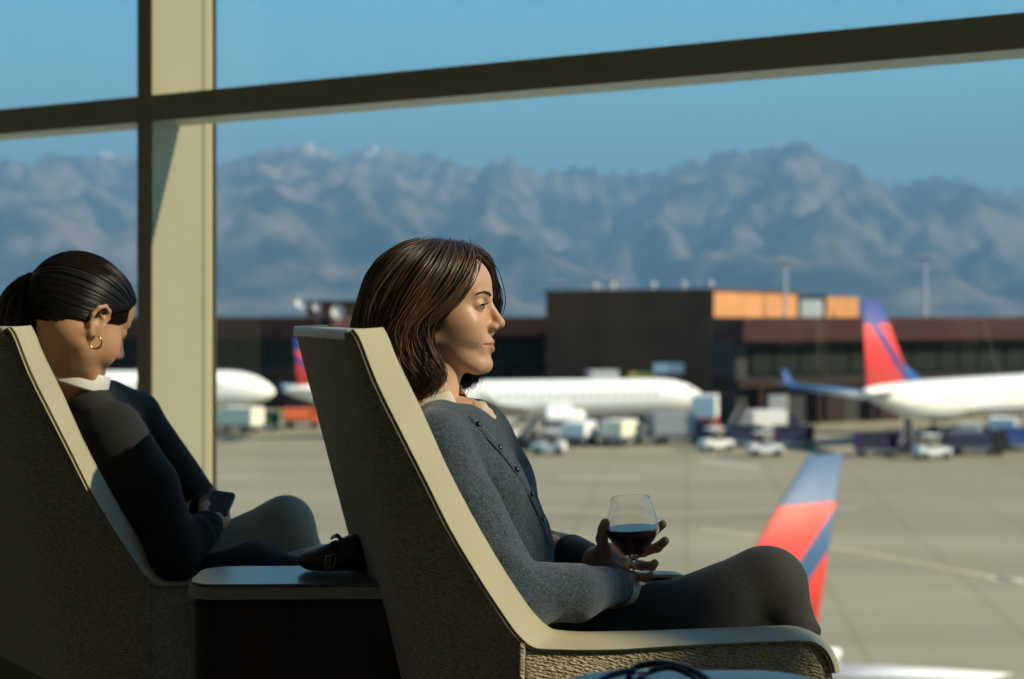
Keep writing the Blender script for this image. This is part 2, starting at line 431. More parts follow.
# keep everything in front below the skyline as seen from here: natural foothills are lower anyway
lim = H_[:, None]*(YY/DR)*.985
ZZ = np.where(YYn < .985, np.minimum(ZZ, lim-20*rd2), ZZ)
ZZ = np.maximum(ZZ, -30)+GZ
V = np.stack([XX, YY, ZZ], -1).reshape(-1, 3)
ii = np.arange(NXm*NYm).reshape(NXm, NYm)
F = np.stack([ii[:-1, :-1], ii[1:, :-1], ii[1:, 1:], ii[:-1, 1:]], -1).reshape(-1, 4)
q = NT('mountain rock'); tc = q.new('ShaderNodeTexCoord'); mp = q.new('ShaderNodeMapping'); mp.inputs['Scale'].default_value = (.0022,.0022,.0035); q.l(tc.outputs['Object'], mp.inputs[0])
n1 = q.new('ShaderNodeTexNoise'); n1.inputs['Scale'].default_value = 1.3; n1.inputs['Detail'].default_value = 8; q.l(mp.outputs[0], n1.inputs[0])
r1 = q.new('ShaderNodeValToRGB'); q.l(n1.outputs['Fac'], r1.inputs[0]); r1.color_ramp.elements[0].position = .42; r1.color_ramp.elements[0].color = (.035,.045,.045,1); r1.color_ramp.elements[1].position = .60; r1.color_ramp.elements[1].color = (.33,.25,.17,1)
n2 = q.new('ShaderNodeTexNoise'); n2.inputs['Scale'].default_value = 2.2; n2.inputs['Detail'].default_value = 6; q.l(mp.outputs[0], n2.inputs[0])
sp = q.new('ShaderNodeSeparateXYZ'); q.l(tc.outputs['Object'], sp.inputs[0])
mr = q.new('ShaderNodeMapRange'); mr.inputs['From Min'].default_value = 820; mr.inputs['From Max'].default_value = 1120; mr.inputs['To Min'].default_value = -.24; mr.inputs['To Max'].default_value = .19; q.l(sp.outputs['Z'], mr.inputs['Value'])
ad = q.new('ShaderNodeMath'); ad.operation = 'ADD'; q.l(n2.outputs['Fac'], ad.inputs[0]); q.l(mr.outputs[0], ad.inputs[1])
rs = q.new('ShaderNodeValToRGB'); q.l(ad.outputs[0], rs.inputs[0]); rs.color_ramp.elements[0].position = .55; rs.color_ramp.elements[1].position = .64
ms = q.new('ShaderNodeMixRGB'); q.l(rs.outputs[0], ms.inputs[0]); q.l(r1.outputs[0], ms.inputs[1]); ms.inputs[2].default_value = (.85,.85,.83,1)
q.l(ms.outputs[0], q.b.inputs['Base Color']); q.b.inputs['Roughness'].default_value = 1; q.b.inputs['Specular IOR Level'].default_value = 0
o = link('mountains', np_mesh('mountains', V, F), q.m, smooth=True); tag(o, kind='structure')
# valley haze: a real layer of scattering air between the airport and the mountains
q = NT('haze'); q.n.remove(q.b); vs = q.new('ShaderNodeVolumePrincipled')
vs.inputs['Color'].default_value = (.34,.66,1.0,1); vs.inputs['Density'].default_value = 2.1e-4; vs.inputs['Anisotropy'].default_value = .0
q.l(vs.outputs[0], q.out.inputs['Volume'])
b = MB(); b.box((0, 6500, GZ+700), (36000, 11000, 1398)); o = b.build('haze', q.m); tag(o, kind='stuff', label='thin blue haze in front of the mountains', cat='haze')

# ================================================================== terminal
M['brick'] = mat('brown metal cladding', (.115,.055,.035), rough=.8, spec=.2, nscale=.25, namt=.18)
M['brick_lit'] = mat('sunlit orange cladding', (.52,.23,.09), rough=.8, nscale=.2, namt=.12)  # cladding brightened to orange for the sides that face the sun
M['band'] = mat('maroon parapet', (.060,.028,.026), rough=.9, spec=.2)
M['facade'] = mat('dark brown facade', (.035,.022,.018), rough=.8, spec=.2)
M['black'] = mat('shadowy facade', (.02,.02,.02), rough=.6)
M['tglass'] = mat('facade glass', (.014,.018,.015), rough=.5, spec=.15)
M['white'] = mat('white paint gloss', (.80,.80,.77), rough=.35)
M['cream'] = mat('cream paint', (.72,.69,.55), rough=.5)
M['grey'] = mat('grey metal', (.22,.24,.27), rough=.5)
M['lgrey'] = mat('light grey metal', (.45,.46,.46), rough=.5)
M['dark'] = mat('black rubber', (.015,.015,.016), rough=.7)
M['orange'] = mat('orange paint', (.65,.13,.04), rough=.5)
M['yellow'] = mat('yellow paint', (.75,.55,.05), rough=.5)
M['blue'] = mat('blue paint', (.02,.06,.25), rough=.5)
M['navy'] = mat('navy paint', (.02,.025,.06), rough=.5)
M['purple'] = mat('purple paint', (.17,.03,.16), rough=.5)
M['green'] = mat('green paint', (.03,.10,.05), rough=.5)
def corner_block(name, label, pc, Dc, ul, ll, ur, lr, ztop, mats, zbot=GZ, parts=None):
    """a rectangular block: corner at pixel column pc and distance Dc, left face runs ll along ul, right face lr along ur"""
    c0 = Vector(((pc-512)*Dc/FPX, Dc, 0)); a = Vector((*ul, 0)).normalized(); bb = Vector((*ur, 0)).normalized()
    root = empty(name, (c0.x, c0.y, GZ), 0, label, 'building')
    p = [c0, c0+bb*lr, c0+bb*lr+a*ll, c0+a*ll]
    m = MB(); m.slab([(v.x, v.y) for v in p], zbot, ztop); m.f = [m.f[0], m.f[1], m.f[3], m.f[4], m.f[5]]; m.mi = m.mi[:5]
    m.build('cladding', mats[0], root, world=True)
    m = MB(); m.add([c0+Vector((0,0,zbot)), c0+bb*lr+Vector((0,0,zbot)), c0+bb*lr+Vector((0,0,ztop)), c0+Vector((0,0,ztop))], [(0,1,2,3)]); m.build('side_wall', mats[1], root, world=True)
    return root, c0, a, bb
zt = lambda py, D: CAMZ+(HZ-py)*D/FPX
r, c0, a, bb = corner_block('terminal_building', 'tall brown boxy building block with one side coloured sunlit orange, behind the parked planes', 714, 172, (-.85, .53), 23.6, (.53, .85), 28, zt(291, 172), (M['brick'], M['brick_lit']))
m = MB()
m.box(c0+a*11.8+bb*14+Vector((0,0,zt(291,172)+.14)), (24.0, 28.4, .28), R=Matrix(((-a.x, bb.x, 0), (-a.y, bb.y, 0), (0, 0, 1)))); m.build('roof_edge', M['brick'], r, world=True)
for k, (s, t_) in enumerate(((.9, 1.2), (4.2, 2), (7.5, 1.5), (12.3, 1.5), (15, 3))):
    v = c0+a*s*1.2+bb*t_+Vector((0,0,zt(291,172)+.3)); m = MB(); m.lathe([(.25,0),(.25,.35),(.5,.5),(.45,.8),(.15,.95)], 10, Matrix.Translation(v)); m.build('roof_vent', M['lgrey'], r, world=True)
r, c0, a, bb = corner_block('rooftop_block', 'lower rooftop block in sunlit orange colour right of the tall brown building', 826, 206, (-.85, .53), 8, (.60, .80), 11.5, zt(297, 206), (M['brick'], M['brick_lit']), zbot=zt(330, 206))
for k in range(4): m = MB(); m.box(c0+bb*(1.6+k*2.6)+Vector((.02,-.02,zt(305,206))), (.12, .3, 3.0), R=Matrix(((-a.x, bb.x, 0), (-a.y, bb.y, 0), (0, 0, 1)))); m.build('wall_fin', M['brick_lit'], r, world=True)
# white rooftop machine between the two
rt = empty('rooftop_air_handler', P(810, 318, 201), 0, 'boxy white air handling unit on the terminal roof between orange walls', 'air conditioner')
m = MB(); v = P(810, 309, 201); m.box((v.x, v.y, v.z), (3.1, 2.2, 2.5)); m.build('housing', M['white'], rt, world=True, bevel=(.08, 2))
m = MB(); v = P(810, 297, 203); m.box((v.x, v.y, v.z), (4.2, 2.6, .35)); m.box((v.x-2, v.y, v.z-1.2), (.3, 2.4, 2.4)); m.box((v.x+2, v.y, v.z-1.2), (.3, 2.4, 2.4)); m.build('canopy', M['black'], rt, world=True)
m = MB()
for k in range(4): m.lathe([(.28, 0), (.28, .06)], 12, Matrix.Translation((v.x-.75+k*.5, v.y-2.95, v.z-1.6)) @ Matrix.Rotation(math.pi/2, 4, 'X'))
m.build('fan_grille', M['grey'], rt, world=True)

def concourse(name, label, px0, px1, D0, D1, ytop, base=None, seed=1, reach=14):
    a0 = Vector(((px0-512)*D0/FPX, D0, 0)); a1 = Vector(((px1-512)*D1/FPX, D1, 0)); u = (a1-a0); L = u.length; u.normalize(); n_ = Vector((-u.y, u.x, 0))
    zt_ = zt(ytop, (D0+D1)/2); R = Matrix(((u.x, n_.x, 0), (u.y, n_.y, 0), (0, 0, 1)))
    root = empty(name, (a0.x, a0.y, GZ), 0, label, 'building')
    mid = (a0+a1)/2; H = zt_-GZ
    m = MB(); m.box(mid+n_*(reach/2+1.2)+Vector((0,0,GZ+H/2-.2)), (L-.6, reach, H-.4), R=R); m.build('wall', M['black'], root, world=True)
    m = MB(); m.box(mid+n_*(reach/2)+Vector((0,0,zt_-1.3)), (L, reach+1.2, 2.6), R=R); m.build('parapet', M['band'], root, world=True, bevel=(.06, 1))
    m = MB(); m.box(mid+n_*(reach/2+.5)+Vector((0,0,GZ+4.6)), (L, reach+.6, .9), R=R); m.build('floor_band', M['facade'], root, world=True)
    k = 0; s = 2.0
    rr = random.Random(seed)
    while s < L-3:
        wdt = rr.uniform(2.6, 4.2); m = MB(); m.box(a0+u*(s+wdt/2)+n_*1.05+Vector((0,0,GZ+H*.60)), (wdt-.25, .3, H*.26), R=R); m.build('window', M['tglass'], root, world=True); s += wdt
    s = 3.0
    while s < L-3:
        m = MB(); m.box(a0+u*s+n_*.6+Vector((0,0,GZ+2.1)), (.55, .6, 4.2), R=R); m.build('column', M['facade'], root, world=True)
        m = MB(); m.box(a0+u*(s+2.6)+n_*1.0+Vector((0,0,GZ+1.7)), (2.6, .3, 3.2), R=R); m.build('roll_door', M['grey'] if rr.random() < .25 else M['facade'], root, world=True)
        s += rr.uniform(6, 8)
    return root
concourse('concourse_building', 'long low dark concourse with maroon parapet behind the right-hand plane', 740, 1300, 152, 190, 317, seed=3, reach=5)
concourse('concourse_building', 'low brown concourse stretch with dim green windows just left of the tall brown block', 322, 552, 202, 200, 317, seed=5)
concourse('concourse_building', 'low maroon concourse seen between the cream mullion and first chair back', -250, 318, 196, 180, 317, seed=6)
# penthouse with dishes on the left concourse
rt = empty('rooftop_penthouse', P(345, 316, 182), 0, 'small dark rooftop penthouse above the chair back with pale dishes', 'building')
v = P(338, 309, 182); m = MB(); m.box((v.x, v.y, v.z), (7.5, 4, 1.9)); m.box((v.x+.2, v.y, v.z+.98), (8.0, 4.4, .16)); m.build('cladding', M['band'], rt, world=True)
for (px, py, s) in ((302, 303, .75), (317, 307, .5), (338, 312, .8)):
    v = P(px, py, 179.0); m = MB(); m.lathe([(0, -.12*s), (.6*s, 0), (1.0*s, .3*s), (1.03*s, .3*s), (.6*s, -.08*s)], 16, Matrix.Translation(v) @ Matrix.Rotation(math.radians(75), 4, 'X'), caps=False)
    m.tube([v+Vector((0,.3,0)), v+Vector((0,.5,-1.0*s)), v+Vector((0,.5,-2.0*s))], .07, 6); m.build('dish', M['lgrey'], rt, world=True)
# light masts
for i, (px, yt, D, lab) in enumerate(((785, 262, 185, 'slim grey light mast rising behind the orange building side'), (925, 258, 205, 'slim grey light mast behind the right concourse roof, right of the red tail'),
                                 (557, 284, 218, 'short light mast above the left end of the tall brown block'), (612, 280, 210, 'small mast above the middle of the tall brown roof'), (367, 270, 230, 'faint light mast left of the seated woman\'s hair'))):
    g = P(px, 420, D); g.z = GZ; t_ = zt(yt, D)
    rt = empty('light_mast', g, 0, lab, 'light mast')
    m = MB(); m.tube([g, (g.x, g.y, (g.z+t_)/2), (g.x, g.y, t_)], [.35, .26, .18], 8); m.build('pole', M['lgrey'], rt, world=True)
    m = MB(); m.box((g.x, g.y, t_), (2.6, .3, .2))
    m.build('crossarm', M['grey'], rt, world=True)
    for k in range(4):
        m = MB(); m.box((g.x-1.1+k*.73, g.y-.3, t_+.25), (.5, .35, .35)); m.build('floodlight', M['lgrey'], rt, world=True, bevel=(.05, 1))
# ================================================================== aircraft
def fin_mat(name, blue, red, zb, stripe):
    q = NT(name); tc = q.new('ShaderNodeTexCoord'); sp = q.new('ShaderNodeSeparateXYZ'); q.l(tc.outputs['Object'], sp.inputs[0])
    def math_(op, a, b):
        n = q.new('ShaderNodeMath'); n.operation = op
        for i, v in enumerate((a, b)):
            if isinstance(v, (int, float)): n.inputs[i].default_value = v
            else: q.l(v, n.inputs[i])
        return n.outputs[0]
    top = math_('GREATER_THAN', sp.outputs['Z'], zb)
    x0, z0, sl, hw = stripe       # line z = z0 - sl*(x-x0)
    dist = math_('ABSOLUTE', math_('ADD', math_('SUBTRACT', sp.outputs['Z'], z0), math_('MULTIPLY', math_('SUBTRACT', sp.outputs['X'], x0), sl)), 0)
    st = math_('LESS_THAN', dist, hw)
    a = math_('MAXIMUM', top, st)
    mx = q.new('ShaderNodeMixRGB'); q.l(a, mx.inputs[0]); mx.inputs[1].default_value = (*red, 1); mx.inputs[2].default_value = (*blue, 1)
    q.l(mx.outputs[0], q.b.inputs['Base Color']); q.b.inputs['Roughness'].default_value = .55
    return q.m
M['plane_white'] = mat('aircraft white', (.86,.86,.82), rough=.3, coat=.3)
M['plane_blue'] = mat('aircraft blue', (.02,.09,.30), rough=.35)
M['plane_grey'] = mat('aircraft wing grey', (.42,.44,.45), rough=.4)
M['plane_metal'] = mat('engine metal', (.5,.5,.5), rough=.3, metal=.8)
M['pglass'] = mat('cabin glass', (.02,.025,.03), rough=.2)
def air(n, c, t, x, y, z, ax='y'):
    """airfoil ring: chord c, thickness t, leading edge at x (nose = +x)"""
    r = []
    for k in range(n):
        a = 2*math.pi*k/n; u = (1-math.cos(a))/2; th = math.sin(a)*t*.5*(math.sqrt(max(u, 0))*1.6*(1-u)+.1*(1-u))
        r.append(Vector((x-u*c, y+(th if ax == 'y' else 0), z+(th if ax == 'z' else 0))))
    return r
def airplane(loc, heading, label, L=38, R=1.95, zc=3.5, span=17, fin=(5.9, 5.6, 2.0), fm=None, stripe=(.5, .5), winglet=M['plane_blue'], rear_engines=False, name='passenger_plane', te=None):
    root = empty(name, loc, heading, label, 'airplane')
    W = M['plane_white']; h = L/2
    prof = [(h, .05, -.35), (h-.25, .45, -.32), (h-.9, .95, -.24), (h-2.0, 1.45, -.12), (h-3.4, 1.8, -.04), (h-5, 1.95, 0), (0, 1.95, 0), (-h+12, 1.95, 0), (-h+9, 1.82, .1), (-h+6, 1.45, .42), (-h+3, .95, .85), (-h+1, .5, 1.1), (-h, .18, 1.22)]
    sc_ = R/1.95; m = MB(); N = 28
    m.loft([[Vector((x, r*sc_*math.cos(2*math.pi*j/N), zc+dz*sc_+r*sc_*1.03*math.sin(2*math.pi*j/N))) for j in range(N)] for x, r, dz in prof])
    m.build('fuselage', W, root, smooth=True)
    m = MB()
    for sy_ in (-1, 1):
        x = h-6
        while x > -h+10*sc_:
            m.box((x, sy_*R*.985, zc+.38), (.26, .06, .36)); x -= .85
    m.build('cabin_windows', M['pglass'], root)
    m = MB()
    for sy_ in (-1, 1):
        m.box((h-2.1*1, sy_*.95*sc_, zc+.72*sc_), (.75, .5, .42), rz=-sy_*.5)
    m.build('cockpit_window', M['pglass'], root)
    for sy_ in (-1, 1):
        m = MB(); cr = L*.17
        m.loft([air(16, cr, cr*.13, 3.5, sy_*R*.4, zc-R*.62, 'z'), air(16, cr*.62, cr*.075, 3.5-span*.20, sy_*span*.38, zc-R*.5+.35, 'z'), air(16, cr*.24, cr*.03, 3.5-span*.49, sy_*span, zc-R*.35+span*.07, 'z')])
        wg = m.build('wing', M['plane_grey'], root, smooth=True)
        m = MB(); xt = 3.5-span*.49; zt_ = zc-R*.35+span*.07
        m.loft([air(12, cr*.24, .12, xt, sy_*span, zt_, 'y'), air(12, cr*.2, .12, xt-.5, sy_*(span+.35), zt_+.7, 'y'), air(12, cr*.12, .06, xt-1.3, sy_*(span+.6), zt_+2.0, 'y')])
        m.build('winglet', winglet, root, smooth=True)
        m = MB(); hs = fin[0]*.95
        zs = zc+R*.55
        m.loft([air(14, fin[1]*.62, .4, -h+4.3*sc_, sy_*.3, zs, 'z'), air(14, fin[1]*.28, .16, -h+4.3*sc_-hs*.6, sy_*hs, zs+hs*.1, 'z')])
        m.build('tailplane', W, root, smooth=True)
        # engines
        m = MB(); Re = R*.55
        if rear_engines: ex, ey, ez, Le = -h+8.5, sy_*(R+Re*.95), zc+R*.35, 3.6
        else: ex, ey, ez, Le = 5.2, sy_*span*.33, zc-R*.95, 4.2
        T = Matrix.Translation((ex, ey, ez)) @ Matrix.Rotation(-math.pi/2, 4, 'Y')
        m.lathe([(Re*.84, -Le*.5+.5), (Re*.86, -Le*.5+.02), (Re*.95, -Le*.5), (Re*1.0, -Le*.5+.4), (Re*1.02, 0), (Re*.8, Le*.42), (Re*.74, Le*.42), (Re*.74, Le*.2)], 20, T)
        m.v = [(2*ex-v[0], v[1], v[2]) for v in m.v]
        m.box((ex-.6, ey*(.82 if rear_engines else 1), ez+(0 if rear_engines else Re*1.1)), (2.4, .9 if rear_engines else .3, .3 if rear_engines else .9))
        m.build('engine', W if not rear_engines else M['plane_grey'], root, smooth=False)
    m = MB(); H, c0, c1 = fin; zr = zc+R*.72; xr = -h+3.0*sc_+c0*.70
    sw = (c0-c1+te) if te is not None else c0-c1*.9+.2
    rings = [air(18, c0, .46, xr, 0, zr), air(18, c1, .2, xr-sw-c1*.0, 0, zr+H)]
    m.loft(rings); m.build('tail_fin', fm(zr+H, H, xr, xr-sw-c1) if fm else M['plane_blue'], root, smooth=True)
    m = MB(); m.loft([air(12, c0*.55, .4, xr+c0*.42, 0, zr-.1), air(12, .3, .12, xr-sw*.22, 0, zr+H*.26)]); m.build('dorsal_fillet', M['plane_blue'], root, smooth=True)
    # gear
    for (gx, gy, nw) in ((h-5, 0, 2), (-1.0, R*1.5, 2), (-1.0, -R*1.5, 2)):
        m = MB(); m.tube([(gx, gy, zc-R*.8), (gx, gy, .5)], .13, 8); m.build('gear_strut', M['lgrey'], root)
        for k in (-1, 1):
            m = MB(); m.lathe([(.1, -.16), (.42, -.16), (.5, -.08), (.5, .08), (.42, .16), (.1, .16)], 18, Matrix.Translation((gx, gy+k*.25, .5)) @ Matrix.Rotation(math.pi/2, 4, 'X')); m.build('wheel', M['dark'], root)
    return root
def fm_far(ztop, H, xr, xt):
    return fin_mat('tail livery', (.03,.05,.24), (.78,.05,.05), ztop-H*.27, (xr-3.7, ztop-H*.60, .9, H*.07))
def fm_near(ztop, H, xr, xt):
    return fin_mat('tail livery near', (.045,.115,.24), (.78,.06,.045), ztop-1.18, (xt+.55, ztop-2.05, 1.0, .42))
def hd(x, y): return math.atan2(y, x)
def place_by_tail(px, D, heading, L):   # tail end at pixel column px
    t = Vector(((px-512)*D/FPX, D, GZ)); return t+Vector((math.cos(heading), math.sin(heading), 0))*L/2
h1 = hd(.72, .69)
airplane(place_by_tail(862, 127, h1, 37), h1, 'white passenger plane with tall red and blue tail fin, parked right of the tall building', L=37, R=1.95, zc=3.9, span=16.5, fin=(8.1, 7.8, 2.9), fm=fm_far)
h2 = hd(.97, .24)
airplane(place_by_tail(283, 136, h2, 43), h2, 'white passenger plane stretching behind the seated woman, its red tail beside the chair back', L=43, R=1.8, zc=3.7, span=15, fin=(4.9, 4.6, 1.7), fm=fm_far, winglet=M['plane_white'])
h3 = hd(.97, .1)
airplane(place_by_tail(278-415, 150, h3, 43), h3, 'white passenger plane whose nose shows just right of the cream mullion', L=43, R=1.95, zc=4.0, span=16, fin=(5.6, 5.2, 1.9), fm=fm_far)
h4 = hd(-.87, -.5)
tl = Vector(((826-512)*35.3/FPX, 35.3, GZ)); 
airplane(tl+Vector((math.cos(h4), math.sin(h4), 0))*12.6, h4, 'regional jet nearest the window, its red and blue tail fin rising beside her knee', L=26, R=1.3, zc=2.75, span=10.5, fin=(4.85, 4.0, 1.15), fm=fm_near, te=.95)

# ================================================================== ground vehicles
def wheels(root, xs, w, r=.4):
    for x in xs:
        for s in (-1, 1):
            m = MB(); m.lathe([(.08, -.13), (r*.85, -.13), (r, -.06), (r, .06), (r*.85, .13), (.08, .13)], 16, Matrix.Translation((x, s*w/2, r)) @ Matrix.Rotation(math.pi/2, 4, 'X')); m.build('wheel', M['dark'], root)
def gplace(px, py): 
    D = 12*FPX/(py-HZ); return Vector(((px-512)*D/FPX, D, GZ+.01))
def box_truck(px, py, hdg, label, box=M['white'], cab=M['white'], L=6.5, H=3.0, lift=0.0):
    r = empty('service_truck', gplace(px, py), hdg, label, 'truck')
    m = MB(); m.box((0, 0, .75), (L, 1.9, .3)); m.build('chassis', M['grey'], r)
    m = MB(); m.box((-L*.14, 0, .95+lift+(H-.9)/2), (L*.70, 2.3, H-.9)); m.build('cargo_box', box, r, bevel=(.05, 2))
    m = MB(); m.prism([(L*.24, .6), (L*.5, .6), (L*.5, 1.35), (L*.42, 2.15), (L*.24, 2.15)], -1.05, 1.05); m.build('cab', cab, r, bevel=(.06, 2))
    m = MB(); m.prism([(L*.425, 2.05), (L*.50, 1.4), (L*.505, 1.4), (L*.43, 2.08)], -.95, .95); m.box((L*.36, 1.06, 1.7), (L*.1, .03, .5)); m.box((L*.36, -1.06, 1.7), (L*.1, .03, .5)); m.build('windscreen', M['pglass'], r)
    if lift:
        m = MB()
        for s in (-1, 1): m.tube([(-L*.4, s*.8, .9), (L*.1, s*.8, .95+lift)], .07, 6); m.tube([(L*.1, s*.8, .9), (-L*.4, s*.8, .95+lift)], .07, 6)
        m.build('scissor_lift', M['grey'], r)
    wheels(r, (L*.33, -L*.3), 1.9); return r
def tug(px, py, hdg, label, col=M['white']):
    r = empty('baggage_tug', gplace(px, py), hdg, label, 'tug')
    m = MB(); m.prism([(-1.4, .35), (1.4, .35), (1.45, .9), (.5, 1.0), (.3, .85), (-.6, .85), (-.8, 1.1), (-1.4, 1.05)], -.7, .7); m.build('body', col, r, bevel=(.05, 2))
    m = MB()
    for x in (-.8, .4):
        for s in (-.6, .6): m.tube([(x, s, .9), (x, s, 1.95)], .04, 6)
    m.build('roof_posts', M['grey'], r)
    m = MB(); m.box((-.2, 0, 2.0), (1.5, 1.4, .09)); m.build('canopy', col, r, bevel=(.03, 1))
    m = MB(); m.box((-.3, 0, 1.0), (.5, .9, .16)); m.box((-.55, 0, 1.25), (.12, .9, .5)); m.build('seat', M['dark'], r)
    wheels(r, (.95, -.95), 1.3, .33); return r
def cart(px, py, hdg, label, col=M['navy'], end=M['purple'], L=3.4):
    r = empty('baggage_cart', gplace(px, py), hdg, label, 'cart')
    m = MB(); m.box((0, 0, .55), (L, 1.5, .16)); m.build('deck', M['grey'], r)
    m = MB(); m.box((0, 0, 2.0), (L, 1.5, .08)); m.box((0, .7, 1.3), (L-.1, .05, 1.4)); m.box((-.3, -.72, 1.2), (L*.72, .05, 1.2)); m.build('hood', col, r)
    m = MB()
    for s in (-1, 1): m.box((s*(L/2-.05), 0, 1.3), (.1, 1.5, 1.45))
    m.build('end_panel', end, r, bevel=(.03, 1))
    m = MB(); m.tube([(L/2, 0, .5), (L/2+1.0, 0, .42)], .05, 6); m.build('tow_bar', M['dark'], r)
    wheels(r, (L*.36, -L*.36), 1.3, .26); return r
def loader(px, py, hdg, label, col=M['white']):
    r = empty('belt_loader', gplace(px, py), hdg, label, 'belt loader')
    m = MB(); m.prism([(-2.4, .35), (2.4, .35), (2.5, .8), (.8, .9), (-2.4, .85)], -.85, .85); m.build('body', col, r, bevel=(.05, 1))
    m = MB(); m.prism([(-3.6, .9), (3.6, 2.5), (3.6, 2.7), (-3.6, 1.12)], -.4, .4); m.build('conveyor', M['dark'], r)
    m = MB()
    for s in (-.45, .45): m.tube([(-3.4, s, 1.35), (3.5, s, 2.95)], .035, 6); m.tube([(0, s, .8), (1.6, s, 2.1)], .05, 6)
    m.build('rail', M['lgrey'], r)
    m = MB(); m.box((-1.4, -.7, 1.15), (.5, .45, .5)); m.build('seat', M['dark'], r)
    wheels(r, (1.6, -1.6), 1.6, .38); return r
def container(px, py, hdg, label, col=M['lgrey']):
    r = empty('cargo_container', gplace(px, py), hdg, label, 'container')
    m = MB(); m.prism([(-1.0, .62), (.62, .62), (1.0, 1.05), (1.0, 2.2), (-1.0, 2.2)], -.8, .8); m.build('shell', col, r, bevel=(.03, 1))
    m = MB(); m.box((0, 0, .5), (2.4, 1.8, .14)); m.build('dolly_deck', M['grey'], r)
    m = MB(); m.box((-.15, -.82, 1.4), (1.4, .03, 1.3)); m.build('door', M['grey'], r)
    wheels(r, (.8, -.8), 1.5, .24); return r
box_truck(236, 433, 2.7, 'cream service truck parked under the plane beside the cream mullion', box=M['cream'], cab=M['cream'], L=5.5, H=2.6)
cart(263, 431, .1, 'low green baggage cart under the left plane', col=M['green'], end=M['green'])
box_truck(302, 428, .2, 'small orange service truck half hidden by the nearer chair back', box=M['orange'], cab=M['orange'], L=4, H=2.0)
tug(507, 441, .3, 'white baggage tug just right of the seated woman\'s collar')
loader(530, 448, 1.3, 'dark belt loader behind the seated woman\'s collar under the white plane', col=M['navy'])
tug(549, 454, 2.9, 'white baggage tug in front of the dark belt loader and maroon ended cart')
cart(562, 441, .1, 'maroon ended baggage cart between two white tugs', col=M['grey'], end=M['band'])
box_truck(580, 445, 1.2, 'small white van under the middle of the white fuselage', box=M['white'], cab=M['white'], L=4.2, H=2.1)
cart(603, 442, .1, 'dark cart with blue ends below the white fuselage', col=M['blue'], end=M['blue'])
box_truck(622, 445, 1.0, 'cream van left of the grey box trailer', box=M['cream'], cab=M['cream'], L=4.4, H=2.3)
box_truck(679, 444, .25, 'grey box trailer truck under the nose of the white plane', box=M['grey'], cab=M['navy'], L=5.8, H=2.9)
box_truck(706, 438, 1.35, 'raised white catering truck right of the plane nose', box=M['white'], cab=M['orange'], L=5.5, H=3.0, lift=1.2)
tug(716, 451, .4, 'small white tug in front of the catering truck')
loader(737, 441, 1.25, 'white belt loader right of the catering truck', col=M['cream'])
box_truck(773, 436, .2, 'white truck behind the line of dark baggage carts', box=M['white'], cab=M['navy'], L=5, H=2.5)
cart(743, 448, .05, 'dark baggage cart, left end of the short cart train', end=M['navy'])
cart(794, 448, .05, 'dark baggage cart with purple end panels in the short cart train')
tug(765, 456, .1, 'white tug in front of the dark baggage carts')
cart(876, 456, .05, 'dark purple ended baggage cart below the red tail')
tug(932, 459, .2, 'lone white tug nearest on the apron right of the purple cart')
loader(908, 452, 1.3, 'grey belt loader behind the purple ended baggage cart', col=M['grey'])
container(968, 447, .05, 'pale grey cargo container on a dolly below the right plane fuselage')
box_truck(974, 455, .05, 'low dark service truck in front of the pale cargo container', box=M['navy'], cab=M['dark'], L=5.5, H=1.9)
box_truck(1003, 446, 1.2, 'white van beside the pale cargo container', box=M['white'], cab=M['white'], L=4.6, H=2.6)
cart(1020, 451, .1, 'blue ended cart at the right border of the view', col=M['blue'], end=M['blue'])
# equipment raised behind the plane nose
box_truck(608, 423, .2, 'pale lift truck behind the fuselage with raised box', box=M['lgrey'], cab=M['white'], L=4.6, H=2.6, lift=3.2)
box_truck(645, 422, .2, 'yellow boxed lift truck raised behind the white fuselage', box=M['yellow'], cab=M['white'], L=3.4, H=1.9, lift=3.6)
box_truck(672, 423, .6, 'white boxed lift truck behind the nose of the white plane', box=M['white'], cab=M['white'], L=3.6, H=2.0, lift=4.6)
